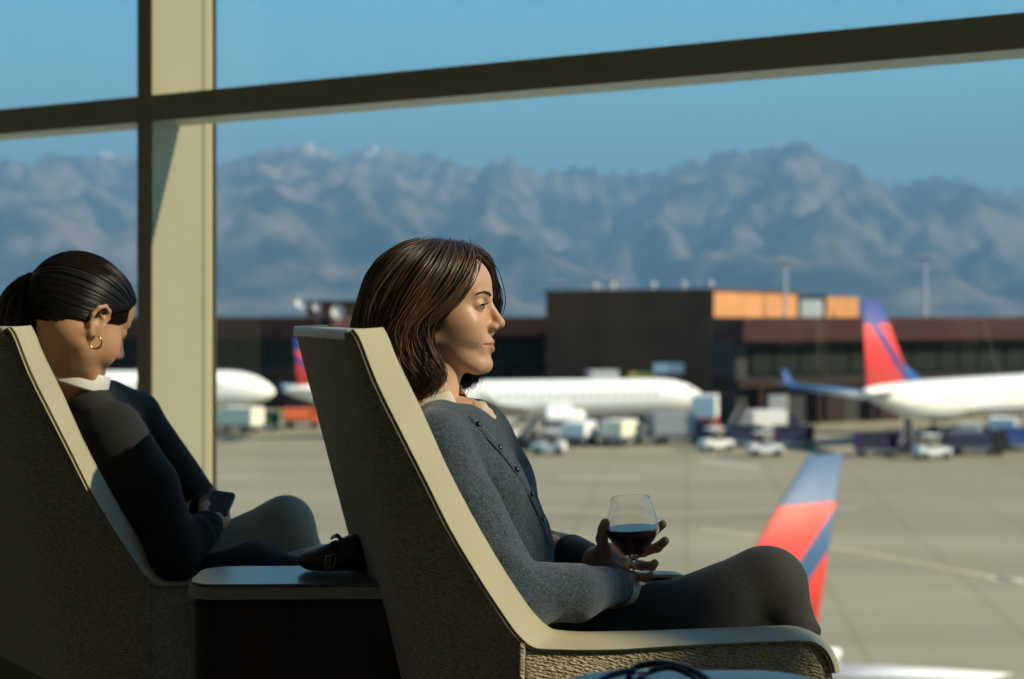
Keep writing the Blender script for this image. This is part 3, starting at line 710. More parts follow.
# ================================================================== lounge chairs
def fabric(name, c1, c2):
    q = NT(name); tc = q.new('ShaderNodeTexCoord')
    mp = q.new('ShaderNodeMapping'); mp.inputs['Rotation'].default_value = (0, math.radians(-14), 0); q.l(tc.outputs['Object'], mp.inputs[0])
    wv = q.new('ShaderNodeTexWave'); wv.wave_type = 'BANDS'; wv.bands_direction = 'Z'; wv.inputs['Scale'].default_value = 60; wv.inputs['Distortion'].default_value = 2.2; wv.inputs['Detail'].default_value = 2; wv.inputs['Detail Scale'].default_value = 6
    q.l(mp.outputs[0], wv.inputs[0])
    mp2 = q.new('ShaderNodeMapping'); mp2.inputs['Scale'].default_value = (1, 1, 2.4); q.l(mp.outputs[0], mp2.inputs[0])
    vo = q.new('ShaderNodeTexVoronoi'); vo.inputs['Scale'].default_value = 150; q.l(mp2.outputs[0], vo.inputs['Vector'])
    no = q.new('ShaderNodeTexNoise'); no.inputs['Scale'].default_value = 95; no.inputs['Detail'].default_value = 3; q.l(mp2.outputs[0], no.inputs[0])
    a = q.new('ShaderNodeMath'); a.operation = 'MULTIPLY'; q.l(vo.outputs['Distance'], a.inputs[0]); a.inputs[1].default_value = 1.5
    ws = q.new('ShaderNodeMath'); ws.operation = 'MULTIPLY'; q.l(wv.outputs['Fac'], ws.inputs[0]); ws.inputs[1].default_value = .45
    b = q.new('ShaderNodeMath'); b.operation = 'ADD'; q.l(a.outputs[0], b.inputs[0]); q.l(ws.outputs[0], b.inputs[1])
    c = q.new('ShaderNodeMath'); c.operation = 'ADD'; q.l(b.outputs[0], c.inputs[0]); q.l(no.outputs['Fac'], c.inputs[1])
    r = q.new('ShaderNodeValToRGB'); r.color_ramp.elements[0].position = .25; r.color_ramp.elements[1].position = .75
    d = q.new('ShaderNodeMath'); d.operation = 'MULTIPLY'; q.l(c.outputs[0], d.inputs[0]); d.inputs[1].default_value = .42
    q.l(d.outputs[0], r.inputs[0]); r.color_ramp.elements[0].color = (*c1, 1); r.color_ramp.elements[1].color = (*c2, 1)
    q.l(r.outputs[0], q.b.inputs['Base Color']); q.b.inputs['Roughness'].default_value = .95; q.b.inputs['Sheen Weight'].default_value = .25; q.b.inputs['Sheen Roughness'].default_value = .5
    q.b.inputs['Specular IOR Level'].default_value = .2
    bp = q.new('ShaderNodeBump'); bp.inputs['Strength'].default_value = .9; bp.inputs['Distance'].default_value = .004; q.l(c.outputs[0], bp.inputs['Height']); q.l(bp.outputs[0], q.b.inputs['Normal'])
    return q.m
M['fabric'] = fabric('woven chair fabric', (.21,.175,.115), (.62,.55,.39))
M['leather'] = mat('pale leather', (.50,.46,.30), rough=.42, nscale=9, namt=.07, bscale=220, bamt=.15, bdist=.0006)
M['seat'] = mat('seat cushion fabric', (.16,.14,.10), rough=.9, bscale=300, bamt=.3, bdist=.001)
M['chairleg'] = mat('chair base', (.03,.025,.02), rough=.4)
HD = math.atan2(.28, .96); fv = Vector((math.cos(HD), math.sin(HD), 0)); lv = Vector((-math.sin(HD), math.cos(HD), 0))
Q0 = Vector((-.183, 2.05, 0)); WC = .60
def az(px, py, b=0.0):     # picture point on the chair's side plane -> (along seat, height)
    q0 = Q0+lv*b; k = (px-512)/FPX
    a = (q0.y*k-q0.x)/(fv.x-fv.y*k); D = q0.y+fv.y*a
    return (a, CAMZ-(py-HZ)*D/FPX)
outer = [az(*p) for p in ((350.5,329.5),(352,331.5),(358,341),(375,385),(400,435),(425,484),(447.5,529),(475,575),(503,618),(515,634),(528,645.5),(545,648.5),(610,649),(665,645.5),(740,641.5),(800,640),(814,643),(823,650),(829,661),(832,672))]
INNER_PX = ((382.5,327.2),(384,328.5),(389,338),(398,361),(421,408),(447.5,467.5),(475,520),(503,568),(526,602.5),(535,614),(545,624),(557,631),(575,633.5),(602,634),(665,632.6),(740,629.6),(795,627.8),(813,632),(827,642),(836,656),(840,672))
inner = [az(*p) for p in INNER_PX]
ra = lambda z: -.0533+(1.067-z)*.232     # rear line
def dense(p, n): return [tuple(v) for v in smooth_path([(x, z, 0) for x, z in p], n)[:, :2]]
outer = dense(outer, 46); inner = dense(inner, 46)
aend = inner[-1][0]
ca = fv.x
chair_loc = Q0+lv*(WC/2)+fv*.30                     # base centre on the floor
def chair(label):
    root = empty('lounge_chair', (chair_loc.x, chair_loc.y, 0), HD, label, 'armchair', 'high backed lounge chairs by the window')
    sh = lambda pts: [(a-.30, z) for a, z in pts]
    TN = .67; A_SEAM = az(522, 650)[0]
    oz = [z for a_, z in outer]; oa = [a_ for a_, z in outer]; cut_ = max(i for i in range(len(outer)) if oa[i] <= A_SEAM)
    def a_s(z):
        for i in range(cut_):
            if oz[i+1] <= z <= oz[i]: t = (oz[i]-z)/(oz[i]-oz[i+1]+1e-9); return oa[i]+(oa[i+1]-oa[i])*t+.004
        return outer[0][0]+.004 if z > oz[0] else A_SEAM
    def plan(z, t):
        A = Vector((a_s(z), -WC/2+t, 0)); w_ = max(A.x-ra(z), .006); B = Vector((ra(z)+t, min(-WC/2+TN*w_, -.10)+t*.75, 0))
        Bf = Vector((B.x, -B.y, 0)); Af = Vector((A.x, -A.y, 0)); pts = []
        e1 = min(.05, .45*(A-B).length); p1 = B+(A-B).normalized()*e1; p2 = B+Vector((0, 1, 0))*min(.05, .3*(Bf-B).length); p1.x = max(p1.x, B.x)
        for k in range(6): pts.append(A.lerp(p1, k/6))
        for k in range(7): u = k/6; pts.append(p1*(1-u)**2+B*2*u*(1-u)+p2*u*u)
        half = pts[:]; full = half+[Vector((half[-1].x-.006*0, y_, 0)) for y_ in np.linspace(half[-1].y, -half[-1].y, 7)[1:-1]]+[Vector((p.x, -p.y, 0)) for p in half[::-1]]
        return full
    m = MB(); rings = []
    for z in list(np.linspace(.20, .66, 9))+list(np.linspace(.70, 1.058, 12))+[1.066]:
        o_ = plan(z, 0.0); i_ = plan(z, .045)
        rings.append([Vector((p.x-.30, p.y, z)) for p in o_]+[Vector((p.x-.30, p.y, z)) for p in i_[::-1]])
    m.loft(rings); m.build('back_shell', M['fabric'], root, smooth=True).data.set_sharp_from_angle(angle=math.radians(50))
    DI = .036
    innerd = dense([(a_+0, z_) for a_, z_ in [az(px_, py_, DI) for px_, py_ in INNER_PX]], 46)
    for s in (-1, 1):
        b0 = s*WC/2; b1 = s*(WC/2-.06)
        # side below the arm, in front of the seam
        top = [(a_, z_-.004) for a_, z_ in outer if a_ > A_SEAM+.004]
        poly = [(A_SEAM+.004, .20), (A_SEAM+.004, top[0][1])]+top+[(outer[-1][0]-.01, .20)]
        m = MB(); m.prism([(a_-.30, z_) for a_, z_ in poly], b0, b1); m.build('side_panel', M['fabric'], root, bevel=(.008, 3))
        # leather band: chamfered section, wide face turned forward and out
        m = MB(); R_ = []
        for (a0, z0), (a1, z1) in zip(outer, innerd):
            R_.append([Vector((a0-.30, b0+s*.004, z0)), Vector((a0*.96+a1*.04-.30+.001, b0+s*.008, z0*.94+z1*.06)), Vector((a0*.2+a1*.8-.30, b0-s*DI*.62, z0*.2+z1*.8)), Vector((a1-.30, b0-s*DI, z1)), Vector((a1-.30, b1-s*.004, z1-.002)), Vector((a0*.7+a1*.3-.30, b1-s*.004, z0*.7+z1*.3)), Vector((a0-.30, b0-s*.02, z0-.004))])
        m.loft(R_); lt = m.build('leather_trim', M['leather'], root, smooth=True); lt.data.set_sharp_from_angle(angle=math.radians(60))
        m = MB(); m.tube([(a-.30-.002, b0+s*.004, z-.001) for a, z in outer[1:]], .0018, 6); m.build('piping', M['leather'], lt, smooth=True)
        m = MB(); m.tube([(A_SEAM-.30, b0+s*.002, .615), (A_SEAM-.304, b0+s*.002, .5), (A_SEAM-.30, b0+s*.002, .22)], .005, 6); m.build('seam', M['fabric'], root, smooth=True)
    row = [(ra(1.066)-.30, b, 1.066) for b in np.linspace(-WC/2, WC/2, 13)]
    # top leather cap across the back
    it = inner[0][0]-.30
    m = MB(); lo = [Vector((x-.004, b*.95, 1.062)) for x, b, z in row]+[Vector((it-.02, b*.95, 1.062)) for x, b, z in row[::-1]]
    hi = [Vector((x-.002, b*.95, 1.079)) for x, b, z in row]+[Vector((it-.022, b*.95, 1.081)) for x, b, z in row[::-1]]
    m.loft([lo, hi]); m.build('top_trim', M['leather'], root, bevel=(.007, 3))
    # inner back cushion and seat cushion
    m = MB(); rings = []
    for z in np.linspace(.42, 1.05, 10):
        a0 = ra(z)-.30+.045; rings.append([Vector((a0, b, z)) for b in np.linspace(-.14, .14, 7)]+[Vector((a0+.03+.01*math.sin((z-.42)/.63*3.14)-.012*(b/.235)**2*0, b, z)) for b in np.linspace(.14, -.14, 7)])
    m.loft(rings); m.build('backrest_cushion', M['seat'], root, bevel=(.015, 3))
    m = MB(); m.box((.10, 0, .36), (.62, .475, .13)); m.build('seat_cushion', M['seat'], root, bevel=(.03, 4))
    m = MB(); m.box((.05, 0, .25), (.62, .5, .10)); m.build('seat_frame', M['fabric'], root, bevel=(.01, 2))
    for x in (-.12, .30):
        for y in (-.22, .22):
            m = MB(); m.lathe([(.012, 0), (.014, .01), (.022, .21)], 12, Matrix.Translation((x, y, 0))); m.build('leg', M['chairleg'], root, smooth=True)
    return root
ch2 = chair('textured high backed armchair with pale leather trim, holding the woman with a wine glass')
ch1 = copy_tree(ch2); ch1['label'] = 'textured high backed armchair beside the cream mullion, holding the woman with a ponytail'
OFF1 = Vector((-.822+.183, 2.46-2.05, 0)); ch1.location = ch2.location+OFF1
DH1 = math.radians(24.0)
def rot_about(v, pivot, a):
    return pivot+Matrix.Rotation(a, 3, 'Z') @ (v-pivot)
piv1 = Q0+OFF1
ch1.location = rot_about(ch1.location.copy(), piv1, DH1); ch1.rotation_euler = (0, 0, HD+DH1)

# ================================================================== side tables
M['laminate'] = mat('grey stone laminate', (.13,.135,.14), rough=.22, nscale=14, namt=.10, spec=.6)
M['edge'] = mat('pale table edge', (.34,.33,.27), rough=.4)
M['walnut'] = mat('dark walnut veneer', (.040,.018,.010), rough=.35, nscale=3, namt=.45, stretch=(6,6,.6))
def rrect(w, d, r, n=8, bulge=.02):
    pts = []
    for cx, cy, a0 in ((w/2-r, d/2-r, 0), (-w/2+r, d/2-r, 90), (-w/2+r, -d/2+r, 180), (w/2-r, -d/2+r, 270)):
        for i in range(n+1):
            a = math.radians(a0+90*i/n); pts.append((cx+r*math.cos(a), cy+r*math.sin(a)))
    out = []
    for x, y in pts: out.append((x*(1+bulge*(1-(2*y/d)**2)), y*(1+3*bulge*(1-(2*x/w)**2))))
    return out
def side_table(loc, rz, label, w=.37, d=.17, rrect=rrect):
    root = empty('side_table', loc, rz, label, 'table', 'small side tables between the lounge chairs')
    m = MB(); m.slab(rrect(w, d, .045), .640, .6595); m.build('table_edge', M['edge'], root, bevel=(.003, 2))
    m = MB(); m.slab(rrect(w-.006, d-.006, .043), .6595, .665); m.build('table_top', M['laminate'], root, bevel=(.0015, 2))
    m = MB(); m.slab(rrect(w-.02, d-.02, .04), .628, .640); m.build('shadow_gap', M['dark'], root)
    m = MB(); m.slab(rrect(w-.006, d-.006, .043), .04, .628); m.build('cabinet', M['walnut'], root, bevel=(.003, 2))
    m = MB(); m.slab(rrect(w-.05, d-.05, .03), 0, .04); m.build('plinth', M['dark'], root)
    return root
side_table((-.345, 2.385, 0), math.radians(2), 'dark walnut side table with a grey top between the two armchairs')
side_table((.215, 1.655, 0), math.radians(0), 'grey topped side table cut by the bottom of the view beside the near armchair', w=.31, rrect=lambda w, d, r: rrect(w, d, .07, 8, .035))

# black bag with a buckled strap on the middle table
M['bag'] = mat('black bag leather', (.012,.012,.013), rough=.38, bscale=120, bamt=.3, bdist=.0008)
M['brass'] = mat('aged brass', (.55,.42,.22), rough=.3, metal=1)
M['steel'] = mat('polished steel', (.7,.7,.68), rough=.15, metal=1)
M['strapblue'] = mat('blue grey strap', (.045,.085,.14), rough=.4)
TB = .666
bgc = P(338, 556, 2.42)
root = empty('handbag', (bgc.x, bgc.y, TB), 0, 'small slouchy black bag with a buckled strap lying on the walnut side table', 'bag')
bp = [ell((bgc.x+.0, 2.42, TB+.022), (.055, .04, .022), .02), ell((bgc.x+.03, 2.42, TB+.032), (.032, .032, .030), .02), ell((bgc.x-.035, 2.42, TB+.016), (.034, .03, .014), .02),
      cap((bgc.x-.05, 2.41, TB+.022), (bgc.x+.03, 2.40, TB+.055), .007, .010, .01), cap((bgc.x+.05, 2.42, TB+.025), (bgc.x+.075, 2.43, TB+.022), .02, .018, .01),
      cap((bgc.x-.055, 2.39, TB+.026), (bgc.x+.01, 2.378, TB+.040), .003, .003, .004, sub=True)]
V, F = sdf_mesh(bp, .0022, lo=(bgc.x-.1, 2.36, TB), hi=(bgc.x+.12, 2.48, TB+.08), disp=lambda x, y, z: .0016*noise3(x, y, z, 60, 3))
V[:, 2] = np.maximum(V[:, 2], TB+.0008)
link('pouch', np_mesh('pouch', V, F), M['bag'], root, world=True)
def strap_mesh(pts, w, t, name, m, parent, side=(0, 0, 1), world=True):
    pts = smooth_path(pts, 26); rings = []
    for i, p in enumerate(pts):
        tn = Vector(pts[min(i+1, 25)]-pts[max(i-1, 0)]).normalized(); s = Vector(side); s = (s-tn*s.dot(tn)).normalized(); n_ = tn.cross(s)
        p = Vector(p); rings.append([p+s*w/2+n_*t/2, p-s*w/2+n_*t/2, p-s*w/2-n_*t/2, p+s*w/2-n_*t/2])
    b = MB(); b.loft(rings); return b.build(name, m, parent, world=world, bevel=(.0008, 1))
def bk(px, py, D=2.375): return tuple(P(px, py, D))
strap_mesh([bk(333, 541), bk(336, 549), bk(333, 560), bk(329, 570, 2.372)], .011, .002, 'strap', M['bag'], root, side=(1, 0, 0))
strap_mesh([bk(331, 538), bk(337, 536), bk(343, 542, 2.39), bk(349, 552, 2.40)], .012, .002, 'strap', M['strapblue'], root, side=(0, 1, .3))
b = MB(); a_, b_, c_, d_ = bk(326, 556, 2.367), bk(336, 554, 2.367), bk(334, 567, 2.367), bk(324.5, 569, 2.367)
b.tube([a_, b_, c_, d_, a_], .0011, 6); b.tube([bk(331, 555, 2.366), bk(329, 568, 2.366)], .0008, 6); b.build('buckle', M['brass'], root, world=True, smooth=True)
# handbag straps on the front table
fc = Vector((.185, 1.64, TB))
root = empty('shoulder_bag', fc, 0, 'black bag handles with silver clasp on the table below the near armrest', 'bag')
def fk(px, py, D): return tuple(P(px, py, D))
b = MB(); b.tube(smooth_path([fk(628, 680, 1.68), fk(634, 669, 1.70), fk(648, 664, 1.70), fk(668, 664, 1.70), fk(688, 669, 1.69), fk(704, 677, 1.67), fk(712, 684, 1.65)], 30), .0042, 8); b.build('handle', M['bag'], root, world=True, smooth=True)
b = MB(); b.tube(smooth_path([fk(640, 676, 1.66), fk(655, 670, 1.67), fk(672, 668, 1.67), fk(690, 675, 1.66), fk(700, 683, 1.64)], 30), .0036, 8); b.build('handle', M['bag'], root, world=True, smooth=True)
b = MB(); b.tube(smooth_path([fk(600, 681, 1.66), fk(612, 675, 1.67), fk(628, 671, 1.68), fk(636, 672, 1.68)], 20), .0040, 8); b.build('handle', M['strapblue'], root, world=True, smooth=True)
b = MB(); v = P(643, 673.5, 1.655); b.box(v, (.013, .006, .0075)); b.build('clasp', M['steel'], root, world=True, bevel=(.001, 2))
b = MB(); v = P(641, 679, 1.65); b.box(v, (.011, .006, .010)); b.build('clasp', M['steel'], root, world=True, bevel=(.001, 2))
V, F = sdf_mesh([ell((.17, 1.575, TB+.012), (.10, .035, .012), .02), cap((.10, 1.57, TB+.012), (.24, 1.575, TB+.012), .010, .010, .02)], .003, lo=(.04, 1.53, TB), hi=(.32, 1.67, TB+.05)); V[:, 2] = np.maximum(V[:, 2], TB+.0008)
link('pouch', np_mesh('pouch', V, F), M['bag'], root, world=True)
# ================================================================== people
M['skin'] = attr_mat('skin', rough=.42, spec=.35, sss=.12, bscale=900, bamt=.12, bdist=.0003)
M['hair'] = attr_mat('hair', rough=.33, spec=.5)
M['hairbase'] = mat('hair underlayer', (.010,.006,.004), rough=.9, spec=.05)
M['eyewhite'] = mat('eye white', (.62,.58,.54), rough=.15)
M['iris'] = mat('iris', (.035,.02,.012), rough=.1)
M['lash'] = mat('lashes', (.012,.008,.006), rough=.5)
M['shirt'] = mat('cream shirt cotton', (.72,.68,.58), rough=.8, bscale=150, bamt=.15, bdist=.001)
M['lace'] = mat('pale lace', (.70,.55,.42), rough=.8, bscale=260, bamt=.8, bdist=.003)
M['knit'] = mat('blue grey knit', (.042,.070,.100), rough=.95, nscale=330, namt=.8, bscale=420, bamt=.9, bdist=.002, sheen=.35)
M['cuff'] = mat('dark knit cuff', (.045,.06,.075), rough=.95, bscale=400, bamt=.6, bdist=.001)
M['slacks'] = mat('charcoal trousers', (.035,.036,.034), rough=.85, nscale=200, namt=.3, bscale=500, bamt=.4, bdist=.0008, sheen=.05)
M['black'+'_sweater'] = mat('black sweater', (.010,.013,.011), rough=.9, nscale=200, namt=.3, bscale=300, bamt=.6, bdist=.001, sheen=.04)
M['collar'] = mat('white collar cotton', (.80,.80,.76), rough=.8)
M['slacks2'] = mat('grey trousers', (.34,.33,.28), rough=.9, nscale=300, namt=.2, bscale=400, bamt=.3, bdist=.001)
M['gold'] = mat('gold', (.85,.58,.25), rough=.2, metal=1)
M['shoe'] = mat('black shoe leather', (.01,.01,.01), rough=.3)
M['button'] = mat('dark buttons', (.02,.025,.03), rough=.3)

def head_prims(ear=False, smile=1.0):
    p = [ell((-.022,0,.032), (.092,.073,.076), .02), ell((.018,0,-.018), (.050,.056,.074), .02), ell((.030,0,.047), (.043,.055,.046), .015),
         ell((.020,0,-.062), (.040,.046,.040), .02), ell((.0565,0,-.0915), (.0165,.019,.0155), .016)]
    for s in (-1, 1):
        p += [cap((-.016,s*.053,-.048), (.046,s*.018,-.094), .013, .012, .02), ell((.040,s*.034,-.026), (.026,.022,.026), .016),
              ell((.046,s*.030,-.045), (.018,.017,.016), .012), cap((.0655,s*.010,.0245), (.056,s*.036,.027), .0055, .006, .012)]
    p += [ell((.053,0,-.056), (.0195,.027,.024), .012)]
    for s in (-1, 1): p.append(ell((.014,s*.046,-.026), (.034,.018,.034), .022))
    for s in (-1, 1): p.append(ell((.071,s*.033,.009), (.0125,.0165,.0105), .010, sub=True))
    for s in (-1, 1):
        p.append(ell((.0545,s*.0315,.0085), (.0138,.0140,.0130), .004))
        p.append(ell((.0720,s*.0325,.0078), (.0120,.0128,.0028), .0015, sub=True))
    p += [cap((.052,0,.006), (.066,0,-.026), .014, .013, .010), cap((.0665,0,.016), (.0865,0,-.0190), .0062, .0078, .009), ell((.0865,0,-.0235), (.0095,.0088,.0080), .006),
          cap((.082,0,-.030), (.073,0,-.0390), .0035, .004, .005)]
    for s in (-1, 1):
        p += [ell((.0770,s*.0105,-.0285), (.0090,.0058,.0062), .006), ell((.0815,s*.0062,-.0355), (.0050,.0028,.0030), .002, sub=True)]
    # lips
    for s in (-1, 1):
        p += [cap((.0718,s*.004,-.0542), (.0575,s*.0255,-.0565), .0050, .0018, .004), cap((.0700,0,-.0656), (.0570,s*.0245,-.0582), .0062, .0018, .004),
              cap((.0780,0,-.0600), (.0610,s*.0275,-.0570), .0014, .0018, .0022, sub=True)]
    if ear:
        for s in (-1, 1):
            R = Matrix.Rotation(s*.35, 3, 'Z') @ Matrix.Rotation(-.12, 3, 'Y')
            p.append(ell((-.012,s*.0735,-.004), (.0165,.0055,.029), .006, R=R))
            hp = [(.001,s*.073,-.002), (.003,s*.0755,.012), (-.003,s*.0795,.024), (-.015,s*.083,.028), (-.026,s*.084,.020), (-.030,s*.083,.004), (-.025,s*.079,-.012), (-.016,s*.0755,-.024), (-.008,s*.073,-.031)]
            p += chain(hp, [.0032,.0036,.0040,.0042,.0042,.0040,.0036,.0040,.0050], .003)
            p.append(ell((-.012,s*.0815,.004), (.0095,.005,.014), .003, sub=True, R=R))
            p.append(cap((-.008,s*.078,.008), (-.020,s*.081,.014), .0022, .0020, .003))
            p.append(ell((-.002,s*.0765,-.006), (.0035,.004,.0055), .003))
    return p
def head_color(V, base, lip, n=None):
    col = np.repeat(np.array(base)[None], len(V), 0)
    # lips
    d1 = np.full(len(V), 9.0)
    for pr in [cap((.0725,0,-.0545), (.0575,s_*.0255,-.0568), .0062, .0048) for s_ in (-1, 1)]+[cap((.0708,0,-.0652), (.0580,s_*.0240,-.0588), .0070, .0048) for s_ in (-1, 1)]:
        d1 = np.minimum(d1, pr[0](V[:, 0], V[:, 1], V[:, 2]))
    w = np.clip(.5-d1/.0016, 0, 1)[:, None]*(V[:, 0:1] > .045)
    col = col*(1-w)+np.array(lip)*w
    for s in (-1, 1):   # warmer cheeks and nose tip
        d = np.sqrt(((V-np.array([.055, s*.040, -.020]))**2).sum(1)); w = (np.exp(-(d/.022)**2)*.35)[:, None]; col = col*(1-w)+np.array([base[0], base[1]*.74, base[2]*.70])*w
    d = np.sqrt(((V-np.array([.094, 0, -.026]))**2).sum(1)); w = (np.exp(-(d/.014)**2)*.3)[:, None]; col = col*(1-w)+np.array([base[0], base[1]*.76, base[2]*.72])*w
    return col
def xf(V, Mx):
    A = np.array(Mx.to_3x3()); return V@A.T+np.array(Mx.translation)
def finger(pts, r, k=.0035): return chain(pts, [r*1.0, r*.97, r*.9, r*.80][:len(pts)], k)

# ---------------------------------------------------------------- woman with the wine glass
H2 = Matrix.Translation(P(449.5, 312, 2.45)) @ Matrix.Rotation(math.radians(-10), 4, 'Z') @ Matrix.Rotation(math.radians(-2), 4, 'Y')
H2i = H2.inverted()
RT = Vector((-.02, 2.41, 0))
w2 = empty('person', (.02, 2.42, 0), 0, 'woman with wavy brown hair and a blue grey cardigan holding a wine glass', 'person')
neckb = Vector((-.155, 2.425, .945))
hp = head_prims(ear=False)
nb = H2i @ neckb
hp += [cap((-.036,0,-.035), nb, .047, .052, .02), cap((-.016,0,-.06), nb+Vector((.022,0,.0)), .034, .040, .02), ell(nb+Vector((-.01,0,-.03)), (.06,.12,.04), .03)]
V, F = sdf_mesh(hp, .0016)
SK = (.66,.40,.27); LIP = (.50,.17,.13)
parts = [(xf(V, H2), F, head_color(V, SK, LIP))]
# hands
def capw(a, b, ra_, rb_, k=.008): return cap(a, b, ra_, rb_, k)
# far hand cradles the bowl
Wl = Vector((.138, 2.475, .672))
hl = [cap((.07,2.55,.680), Wl, .027, .0235, .01)]
K = [Vector((.190,2.470,.700)), Vector((.196,2.452,.688)), Vector((.194,2.432,.676)), Vector((.186,2.412,.667))]
for k_, rr_ in zip(K, (.0115,.0115,.011,.010)): hl.append(cap(Wl+(k_-Wl)*.15, k_, .016, rr_, .012))
hl += finger([K[0], (.224,2.472,.712), (.246,2.455,.727), (.2585,2.436,.742)], .0088)
hl += finger([K[1], (.226,2.452,.692), (.249,2.435,.702), (.2600,2.416,.7165)], .0092)
hl += finger([K[2], (.221,2.430,.672), (.237,2.412,.674), (.2400,2.390,.683)], .0086)
hl += finger([K[3], (.206,2.396,.660), (.222,2.382,.660), (.2320,2.368,.667)], .0076)
hl += [cap(Wl+Vector((.01,-.012,.006)), (.157,2.436,.700), .016, .0135, .01)]+finger([(.157,2.436,.700), (.1525,2.415,.720), (.1545,2.402,.738), (.1570,2.397,.749)], .0105)
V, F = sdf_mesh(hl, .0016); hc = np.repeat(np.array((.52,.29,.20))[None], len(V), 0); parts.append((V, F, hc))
# near hand rests in the lap against the stem
Wr = Vector((.170, 2.332, .646))
hr = [cap((.12,2.30,.660), Wr, .026, .0225, .01)]
K = [Vector((.206,2.385,.642)), Vector((.210,2.372,.635)), Vector((.208,2.358,.628)), Vector((.202,2.346,.622))]
for k_ in K: hr.append(cap(Wr+(k_-Wr)*.2, k_, .0155, .0108, .012))
hr += finger([K[0], (.218,2.412,.640), (.206,2.418,.630), (.196,2.408,.628)], .0082)
hr += finger([K[1], (.224,2.398,.632), (.216,2.408,.620), (.204,2.402,.616)], .0086)
hr += finger([K[2], (.224,2.380,.624), (.218,2.392,.612), (.206,2.390,.608)], .0082)
hr += finger([K[3], (.218,2.362,.616), (.212,2.374,.606), (.204,2.374,.602)], .0072)
hr += [cap(Wr+Vector((.008,.012,.004)), (.188,2.368,.652), .015, .0125, .01)]+finger([(.188,2.368,.652), (.198,2.386,.657), (.208,2.394,.655)], .0090)
V, F = sdf_mesh(hr, .0016); parts.append((V, F, np.repeat(np.array(SK)[None]*.95, len(V), 0)))
# torso, arms and legs under the clothes, coarse
shN, shF = Vector((-.120, 2.272, .895)), Vector((-.105, 2.605, .895))
elN, elF = Vector((.000, 2.205, .668)), Vector((.030, 2.650, .665))
hipN, knN, anN = Vector((.03, 2.335, .525)), Vector((.434, 2.425, .646)), Vector((.575, 2.52, .26))
hipF, knF, anF = Vector((.02, 2.50, .515)), Vector((.475, 2.60, .50)), Vector((.47, 2.66, .09))
coarse = [ell((-.085,2.435,.82), (.085,.14,.14), .04), ell((-.03,2.42,.66), (.09,.125,.13), .04), ell((.0,2.42,.54), (.11,.15,.09), .04), cap(neckb, (-.1,2.43,.86), .045, .06, .03),
          cap(shN, elN, .042, .036, .02), cap(elN, Wr, .035, .022, .02), cap(shF, elF, .042, .036, .02), cap(elF, Wl, .035, .022, .02),
          cap(hipN, knN, .062, .045, .03), cap(knN, anN, .043, .028, .02), cap(hipF, knF, .062, .045, .03), cap(knF, anF, .043, .028, .02)]
V, F = sdf_mesh(coarse, .009); parts.append((V, F, np.repeat(np.array(SK)[None], len(V), 0)))
V, F, Cc = join_vf(parts)
link('body', np_mesh('body', V, F, Cc), M['skin'], w2, world=True)
# eyes
for s in (-1, 1):
    c = Vector((.0560, s*.0315, .0078)); m = MB()
    m.lathe([(.0116*math.sin(a), .0116*math.cos(a)) for a in np.linspace(0.001, math.pi-.001, 18)], 24, Matrix.Rotation(math.pi/2, 4, 'Y'))
    m.v = [tuple(H2 @ (Vector(v)+c)) for v in m.v]; ey = m.build('eyeball', M['eyewhite'], w2, world=True, smooth=True)
    m = MB(); g = Matrix.Rotation(math.radians(88), 4, 'Y') @ Matrix.Rotation(0, 4, 'Z')
    m.lathe([(.0119*math.sin(a), .0119*math.cos(a)) for a in np.linspace(0.001, .48, 8)], 20, g, caps=False)
    m.v = [tuple(H2 @ (Vector(v)+c)) for v in m.v]; m.build('iris', M['iris'], ey, smooth=True)
    m = MB()
    up = [Vector((.0560, s*.0315, .0078))+Vector((.0144*math.cos(a)*math.cos(.22), s*.0144*math.sin(a), .0144*.22*math.cos(a*.9))) for a in np.linspace(-.85, 1.0, 12)]
    m.tube([H2 @ v for v in up], [.0005]+[.0012]*10+[.0007], 6)
    for i, v in enumerate(up):
        dv = (v-Vector((.0560, s*.0315, .0078))).normalized(); tip_ = v+dv*.0065+Vector((0, 0, .0022)); m.tube([H2 @ v, H2 @ (v+dv*.004), H2 @ tip_], [.0004, .0003, .0001], 4)
    lo_ = [Vector((.0560, s*.0315, .0078))+Vector((.0134*math.cos(a)*math.cos(-.24), s*.0134*math.sin(a), -.0134*.24*math.cos(a*.9))) for a in np.linspace(-.7, .95, 10)]
    m.tube([H2 @ v for v in lo_], .0004, 5)
    m.build('eyelashes', M['lash'], w2, world=True, smooth=True)
    R = np.random.default_rng(3); bw = []
    g0 = [(.0755, s*.012, .0245), (.0740, s*.022, .0290), (.0690, s*.034, .0315), (.0595, s*.046, .0285)]
    pp = smooth_path(g0, 60); Vs = []; m = MB()
    for q_ in range(110):
        i = R.integers(0, 56); p0 = Vector(pp[i])+Vector(R.normal(size=3)*.0009)+Vector((0, 0, R.uniform(-.0015, .0012)*(1-i/80))); t_ = Vector(pp[min(i+4, 59)]-pp[i]).normalized()
        p1 = p0+t_*.0055+Vector((.0004, 0, .0010*(1-i/50)))
        m.tube([H2 @ p0, H2 @ ((p0+p1)/2+Vector((.0006, 0, .0004))), H2 @ p1], [.00035, .0003, .0001], 4)
    m.build('eyebrow', M['hair'] if False else M['lash'], w2, world=True, smooth=True)
